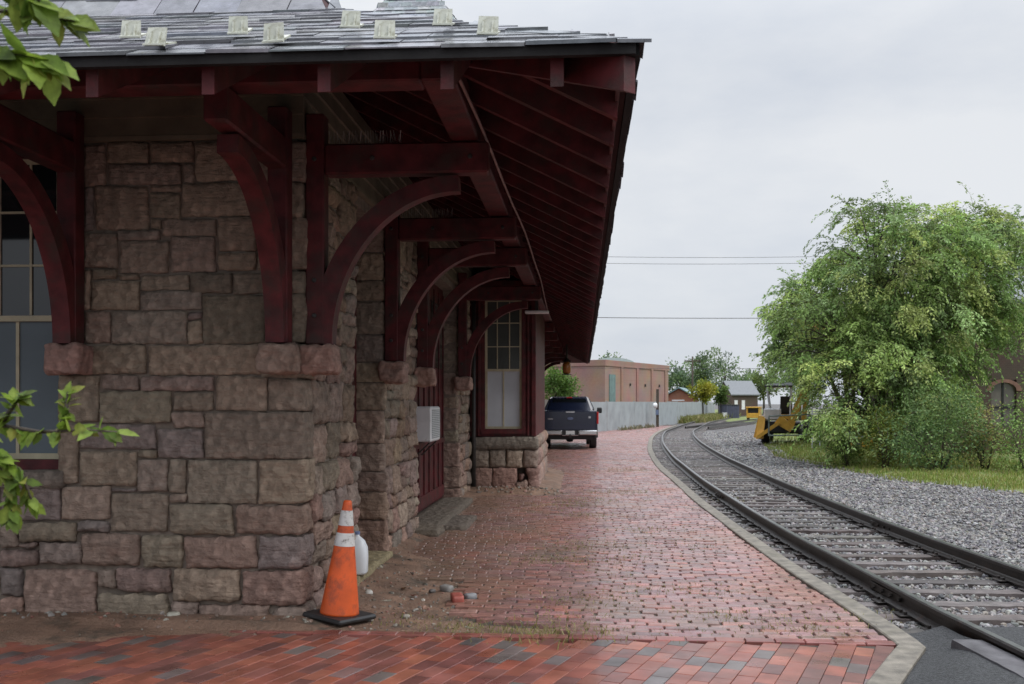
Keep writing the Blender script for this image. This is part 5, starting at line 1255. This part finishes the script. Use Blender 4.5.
yel_m = mat('yellow_paint', (.60, .33, .045), .45, .15, 4, .05, 20, dirt=((.25, .13, .04), 3, .55, .75)); 
m = MB(); m.bbox((-.62, 0, .15), (.62, 1.8, .62), .03); m.bbox((-.62, 0, .62), (-.50, 1.8, 1.1), .01); m.bbox((.50, 0, .62), (.62, 1.8, 1.1), .01); m.bbox((-.68, -.1, 1.1), (.68, 1.9, 1.22), .03); m.build('body', yel_m, yv)
m = MB(); m.box((-.49, .3, .63), (.49, 1.5, 1.09)); m.build('cabin_interior', blackp_m, yv)
for sx in (-.55, .55):
    for y in (.35, 1.45): m = MB(); m.lathe([(.05, -.05), (.2, -.05), (.2, .05), (.05, .05)], n=14, axis='x'); m.build('wheel', iron_m, yv, loc=(sx, y, .12))
# far trees
FAR = [(.12, .18, .09), (.14, .21, .085), (.10, .155, .09), (.17, .24, .10)]
def far_tree(label, u, Y, vtop, wpx, greens, n, name='tree', sz=None, lumps=5, vbot=403, open_=1.0):
    c = W(u, 403, Y); px = Y / F; H = EYE + (HOR - vtop) * px; wdt = wpx * px / 2; zb = max(.8, EYE + (HOR - vbot) * px); E = []
    ch = (H - zb) / 2
    for k in range(lumps): E.append((c.x + random.uniform(-.5, .5) * wdt, Y + random.uniform(-.4, .4) * wdt, zb + ch * random.uniform(.6, 1.35), wdt * .62, wdt * .6, ch * .62))
    E.append((c.x, Y, zb + ch, wdt * .8, wdt * .8, ch * .75))
    s_ = sz or (px * 1.6, px * 3.2)
    return shrub(label, (c.x, Y, -.1), E, greens, n, s_, 'far_tree', 'tree', 'trees beyond the fence', 10, (max(.08, H * .025), random.uniform(-.1, .1), H * .6))
far_tree('bright green maple between the depot bay and the tan building', 556, 62, 364, 44, [(.10, .19, .035), (.13, .22, .04), (.08, .15, .03)], 5200)
far_tree('dark treetop showing over the tan building roof', 613, 150, 344, 42, FAR, 2600)
far_tree('bright yellow green round tree over the fence end', 703, 106, 378, 26, [(.30, .30, .03), (.22, .26, .03), (.34, .31, .05)], 2600, vbot=404)
far_tree('tall grey green tree behind the yellow green tree', 706, 150, 342, 30, FAR, 3000)
far_tree('wide grey green tree left of the far utility pole', 680, 160, 356, 44, FAR, 3600)
far_tree('thin airy tree right of the far utility pole', 725, 140, 346, 34, FAR, 2300)
far_tree('low green tree in front of the grey roofed house', 721, 110, 385, 14, [(.11, .17, .04), (.08, .13, .035)], 1300, vbot=410)
far_tree('distant rounded tree right of the grey roofed house', 745, 175, 368, 36, FAR, 2600)
far_tree('distant pale green tree behind the feathery tree', 764, 150, 362, 34, [(.13, .17, .05), (.1, .14, .05)], 2600)
far_tree('small dark tree over the far end of the tan building', 650, 170, 380, 40, FAR, 2200)
for k, (lab, u, Y, vt, w) in enumerate((('dense far tree behind the backhoe', 800, 95, 352, 60), ('dense far tree behind the right shrubs', 880, 80, 330, 110), ('dense far tree at the far right', 985, 80, 330, 130))):
    far_tree(lab, u, Y, vt, w, FAR, 4200)
roots, hts, cols = [], [], []
for _ in range(5000):       # weeds at the fence foot
    k = random.random(); a = Vector((14.5, 86, -.1)).lerp(Vector((26, 122, -.1)), k); roots.append((a.x + random.gauss(.4, .5), a.y - abs(random.gauss(0, 1.2)), -.1)); hts.append(random.uniform(.25, .9)); cols.append(jc(random.choice([(.2, .2, .06), (.16, .18, .05), (.24, .22, .09)]), .2))
for _ in range(260):
    k = random.random(); a = Vector((6.4, 61, -.1)).lerp(Vector((9.5, 69, -.1)), k); roots.append((a.x + random.uniform(0, .5), a.y, -.1)); hts.append(random.uniform(.1, .5)); cols.append(jc((.2, .19, .12), .3))
blades('fence_weeds', roots, hts, cols, grass_m, .03, .8)
# utility poles and wires
def pole(label, x, y, h, arms=1):
    t = thing('utility_pole', label, 'utility pole', (x, y, -.1), 0, 'utility poles'); m = MB(); m.tube([(0, 0, 0), (0, 0, h)], .15, 8, r2=.1); m.build('pole', bark_m, t, smooth=True)
    for k in range(arms):
        m = MB(); m.bbox((-1.1, -.06, h - .7 - k * .9), (1.1, .06, h - .55 - k * .9), .01)
        for sx in (-1, -.5, .5, 1): m.lathe([(.03, h - .55 - k * .9), (.05, h - .5 - k * .9), (.02, h - .4 - k * .9)], o=(sx, 0, 0), n=8)
        m.build('crossarm', bark_m, t)
    return t
pp = W(692.5, 403, 135); pole('dark utility pole with crossarm far beyond the bend', pp.x, 135, 8.1)
pole('utility pole hidden behind the depot roof', -3.0, 66, 11.8, 2); pole('utility pole behind the feathery tree', 27, 64, 11.4, 2)
wire_m = mat('wire', (.06, .06, .065), .6, .1, 3, 0)
def wire(label, a, b, sag, r=.012):
    a, b = Vector(a), Vector(b); m = MB(); o = a.copy(); m.tube([a.lerp(b, k / 20) - Vector((0, 0, 4 * sag * (k / 20) * (1 - k / 20))) - o for k in range(21)], r, 5); q = m.build('overhead_wire', wire_m); q.location = o; tag(q, label, 'wire', 'overhead wires')
wire('upper thin wire crossing the sky between depot eave and tree', (-3, 66, 11.65), (27, 64, 11.3), .30, .013)
wire('second thin wire just under the upper sky wire', (-3, 66, 11.2), (27, 64, 10.9), .30, .013)
wire('lower dark wire crossing the sky between depot eave and tree', (-3, 66, 7.5), (27, 64, 7.25), .16, .022)
wire('lowest wire passing in front of the tan brick building', (-3, 66, 4.1), (27, 64, 4.0), .12, .012)
# ---- dark brick building behind the right trees with an arched window
db = thing('brick_house', 'dark brown brick house with an arched window behind the shrubs', 'house', (W(955, 403, 33).x, 33, -.05), R(-6))
m = MB(); x0, x1 = -1.2, 6; wx0, wx1, wz0, wz1 = 1.15, 1.95, .95, 2.25
m.box((x0, 0, 0), (wx0, .3, 5)); m.box((wx1, 0, 0), (x1, .3, 5)); m.box((wx0, .001, 0), (wx1, .3, wz0)); m.box((wx0, .001, wz1 + .25), (wx1, .3, 5)); m.box((x0, 6, 0), (x1, 6.3, 5)); m.box((x0, .3, 0), (x0 + .3, 6, 5)); m.box((x1 - .3, .3, 0), (x1, 6, 5)); m.build('wall', dkb_m, db)
m = MB()
for k in range(8):
    a0, a1 = math.pi * k / 8, math.pi * (k + 1) / 8; cx = (wx0 + wx1) / 2; r0, r1 = (wx1 - wx0) / 2, (wx1 - wx0) / 2 + .16
    m.hexa([Vector((cx + r * math.cos(a), y, wz1 - .12 + r * .7 * math.sin(a))) for y in (-.03, .02) for r, a in ((r0, a0), (r1, a0), (r1, a1), (r0, a1))])
arch = m.build('window_arch', mat('arch_stone', (.24, .13, .10), .8, .2, 5, .2, 20), db)
m = MB(); m.box((wx0, .12, wz0), (wx1, .14, wz1 + .25)); wn_ = m.build('window', mat('window_grey', (.16, .14, .12), .15, .2, 3, 0), db)
m = MB(); m.box((wx0 + .37, .09, wz0), (wx0 + .43, .118, wz1 + .2)); m.box((wx0, .09, 1.55), (wx1, .117, 1.62)); m.box((wx0, .08, wz0 - .05), (wx1, .117, wz0 + .03)); m.build('sash', blackp_m, wn_)
m = MB(); m.hexa([Vector(p) for p in ((x0 - .3, -.4, 4.95), (x1 + .3, -.4, 4.95), (x1 + .3, 3.2, 6.6), (x0 - .3, 3.2, 6.6), (x0 - .3, -.4, 5.1), (x1 + .3, -.4, 5.1), (x1 + .3, 3.2, 6.75), (x0 - .3, 3.2, 6.75))])
m.hexa([Vector(p) for p in ((x0 - .3, 3.21, 6.6), (x1 + .3, 3.21, 6.6), (x1 + .3, 6.7, 4.95), (x0 - .3, 6.7, 4.95), (x0 - .3, 3.21, 6.75), (x1 + .3, 3.21, 6.75), (x1 + .3, 6.7, 5.1), (x0 - .3, 6.7, 5.1))]); m.build('roof', MATS['grey_roof'], db)
# ================================================================== BACKHOE
BY = 41.0; bp = W(786, 403, BY); bh = thing('backhoe', 'yellow backhoe with folded digging arm and dark seat parked under the tree', 'backhoe', (bp.x, BY, -.04), -R(16))
px = BY / F
def bp_(u, v, dy=0): return Vector(((u - 786) * px, dy, EYE + .04 + (HOR - v) * px))
m = MB(); m.bbox((-.7, .2, .45), (.6, 2.6, .95), .06); m.bbox((-.5, 2.3, .5), (.4, 3.6, .95), .05); m.build('chassis', blackp_m, bh)
m = MB(); m.bbox((-.5, 2.2, .955), (.4, 3.55, 1.45), .08); m.build('hood', yel_m, bh)
canopy_m = mat('grey_canopy', (.45, .46, .48), .5, .1, 4, 0)
m = MB(); m.hexa([bp_(766, 388, 1.8), bp_(793, 386, 1.8), bp_(793, 386, .6), bp_(766, 388, .6), bp_(767, 383.5, 1.8), bp_(792, 382, 1.8), bp_(792, 382, .6), bp_(767, 383.5, .6)]); m.build('fender', canopy_m, bh); m = MB(); m.bbox((-.9, .15, 1.0), (-.2, .5, 1.5), .05); m.build('fender', canopy_m, bh)
m = MB(); m.bbox((-.86, .2, 3.0 - .62), (.30, 2.0, 3.1 - .62), .03); 
m.v = [(x, y, z) for x, y, z in m.v]; m.build('canopy', mat('canopy_top', (.05, .05, .05), .5, .2, 4, 0), bh)
for x, y in ((-.78, .3), (.2, .3), (-.78, 1.9), (.2, 1.9)):
    m = MB(); m.tube([(x * .8, y, 1.2), (x, y, 2.39)], .04, 6); m.build('canopy_post', canopy_m, bh)
m = MB(); m.bbox((-.25, .7, 1.25), (.25, 1.2, 1.42), .05); m.hexa([Vector(p) for p in ((-.25, .6, 1.35), (.25, .6, 1.35), (.25, .75, 1.35), (-.25, .75, 1.35), (-.23, .45, 2.0), (.23, .45, 2.0), (.23, .58, 2.0), (-.23, .58, 2.0))]); m.build('seat', blackp_m, bh)
m = MB()
def arm(m, a, b, w0, w1, dy=.12, y=-.3):
    a, b = Vector(a), Vector(b); d = (b - a).normalized(); n = Vector((-d.z, 0, d.x)); m.hexa([Vector((q.x, yy, q.z)) for yy in (y - dy, y + dy) for q in (a - n * w0, a + n * w0, b + n * w1, b - n * w1)])
arm(m, bp_(790, 425), bp_(801, 396), .16, .12); m.build('boom', yel_m, bh)
m = MB(); arm(m, bp_(801, 396), bp_(806, 388), .12, .14, y=-.28); arm(m, bp_(806, 388), bp_(803, 420), .12, .09, .10, -.27); m.build('dipper_arm', yel_m, bh)
m = MB(); arm(m, bp_(759, 437), bp_(780, 422), .07, .07, .08, -.5); arm(m, bp_(778, 419), bp_(792, 429), .2, .14, .2, -.3); m.build('stabiliser', yel_m, bh)
m = MB(); arm(m, bp_(758, 438), bp_(762, 416), .14, .10, .5, .2); m.hexa([bp_(757, 439, -.5), bp_(764, 438.5, -.5), bp_(764, 438.5, .8), bp_(757, 439, .8), bp_(760, 416, -.3), bp_(766, 418, -.3), bp_(766, 418, .8), bp_(760, 416, .8)]); m.build('bucket', yel_m, bh)
for x, y, r in ((-.85, 1.0, .62), (.85, 1.0, .62), (-.75, 3.3, .4), (.65, 3.3, .4)):
    m = MB(); m.lathe([(r * .5, -.16), (r * .93, -.17), (r, -.1), (r, .1), (r * .93, .17), (r * .5, .16)], n=22, axis='x'); w_ = m.build('wheel', rubber_m, bh, loc=(x, y, r)); m = MB(); m.lathe([(.02, -.12), (r * .52, -.13), (r * .52, .13), (.02, .12)], n=16, axis='x'); m.build('rim', yel_m, w_)
m = MB()
gp = [bp_(770, 416, -.9), bp_(770, 435, -.9), bp_(808, 434, -.9), bp_(808, 414, -.9)]
for a, b in zip(gp, gp[1:] + gp[:1]): m.tube([a, b], .035, 6)
m.tube([bp_(808, 434, -.9), bp_(808, 434, .3)], .035, 6); m.tube([bp_(770, 435, -.9), bp_(770, 435, .3)], .035, 6)
m.build('guard_frame', mat('grey_green_steel', (.16, .19, .17), .5, .2, 5, 0), bh)
# lattice ladder mast with orange head
lm_ = W(816, 403, 37); ld = thing('ladder_mast', 'grey ladder mast with an orange head half hidden in the feathery tree', 'mast', (lm_.x, 37, -.05))
m = MB(); hM = 4.4
for x in (-.14, .14): m.tube([(x, 0, 0), (x, 0, hM)], .025, 6)
m.build('rail', canopy_m, ld)
for k in range(15): m = MB(); m.tube([(-.14, 0, .3 + k * .28), (.14, 0, .3 + k * .28)], .014, 5); m.build('rung', canopy_m, ld)
m = MB(); m.bbox((-.3, -.2, hM), (.75, .2, hM + .2), .05); m.bbox((-.1, -.15, hM + .2), (.3, .15, hM + .35), .04); m.build('orange_head', mat('orange_paint', (.55, .2, .05), .5, .2, 4, 0), ld)
# small yellow topped machine
ym = W(873, 403, 36); mc = thing('work_cart', 'small grey work machine with a yellow rounded top under the branches', 'work machine', (ym.x, 36, -.04), R(10))
m = MB(); m.bbox((-.42, 0, .35), (.1, 1.2, 1.05), .05); m.build('body', canopy_m, mc)
m = MB(); m.rings([[Vector((.52 * math.cos(a), y, 1.12 + .28 * math.sin(a))) for a in [math.pi * k / 10 for k in range(11)]] for y in (-.15, 1.2)]); m.build('hood', mat('bright_yellow', (.75, .48, .02), .4, .1, 4, 0), mc)
m = MB(); m.bbox((-.45, -.1, .12), (.0, 1.2, .4), .04); m.build('bumper', yel_m, mc)
m = MB(); m.tube([(.2, .1, .3), (.12, .1, 1.15)], .04, 6); m.tube([(.4, .3, .1), (.15, .2, .7)], .05, 6); m.build('lever', blackp_m, mc)
for x in (-.4, .45):
    for y in (.2, 1.0): m = MB(); m.lathe([(.08, -.08), (.24, -.09), (.26, 0), (.24, .09), (.08, .08)], n=16, axis='x'); m.build('wheel', rubber_m, mc, loc=(x, y, .26))
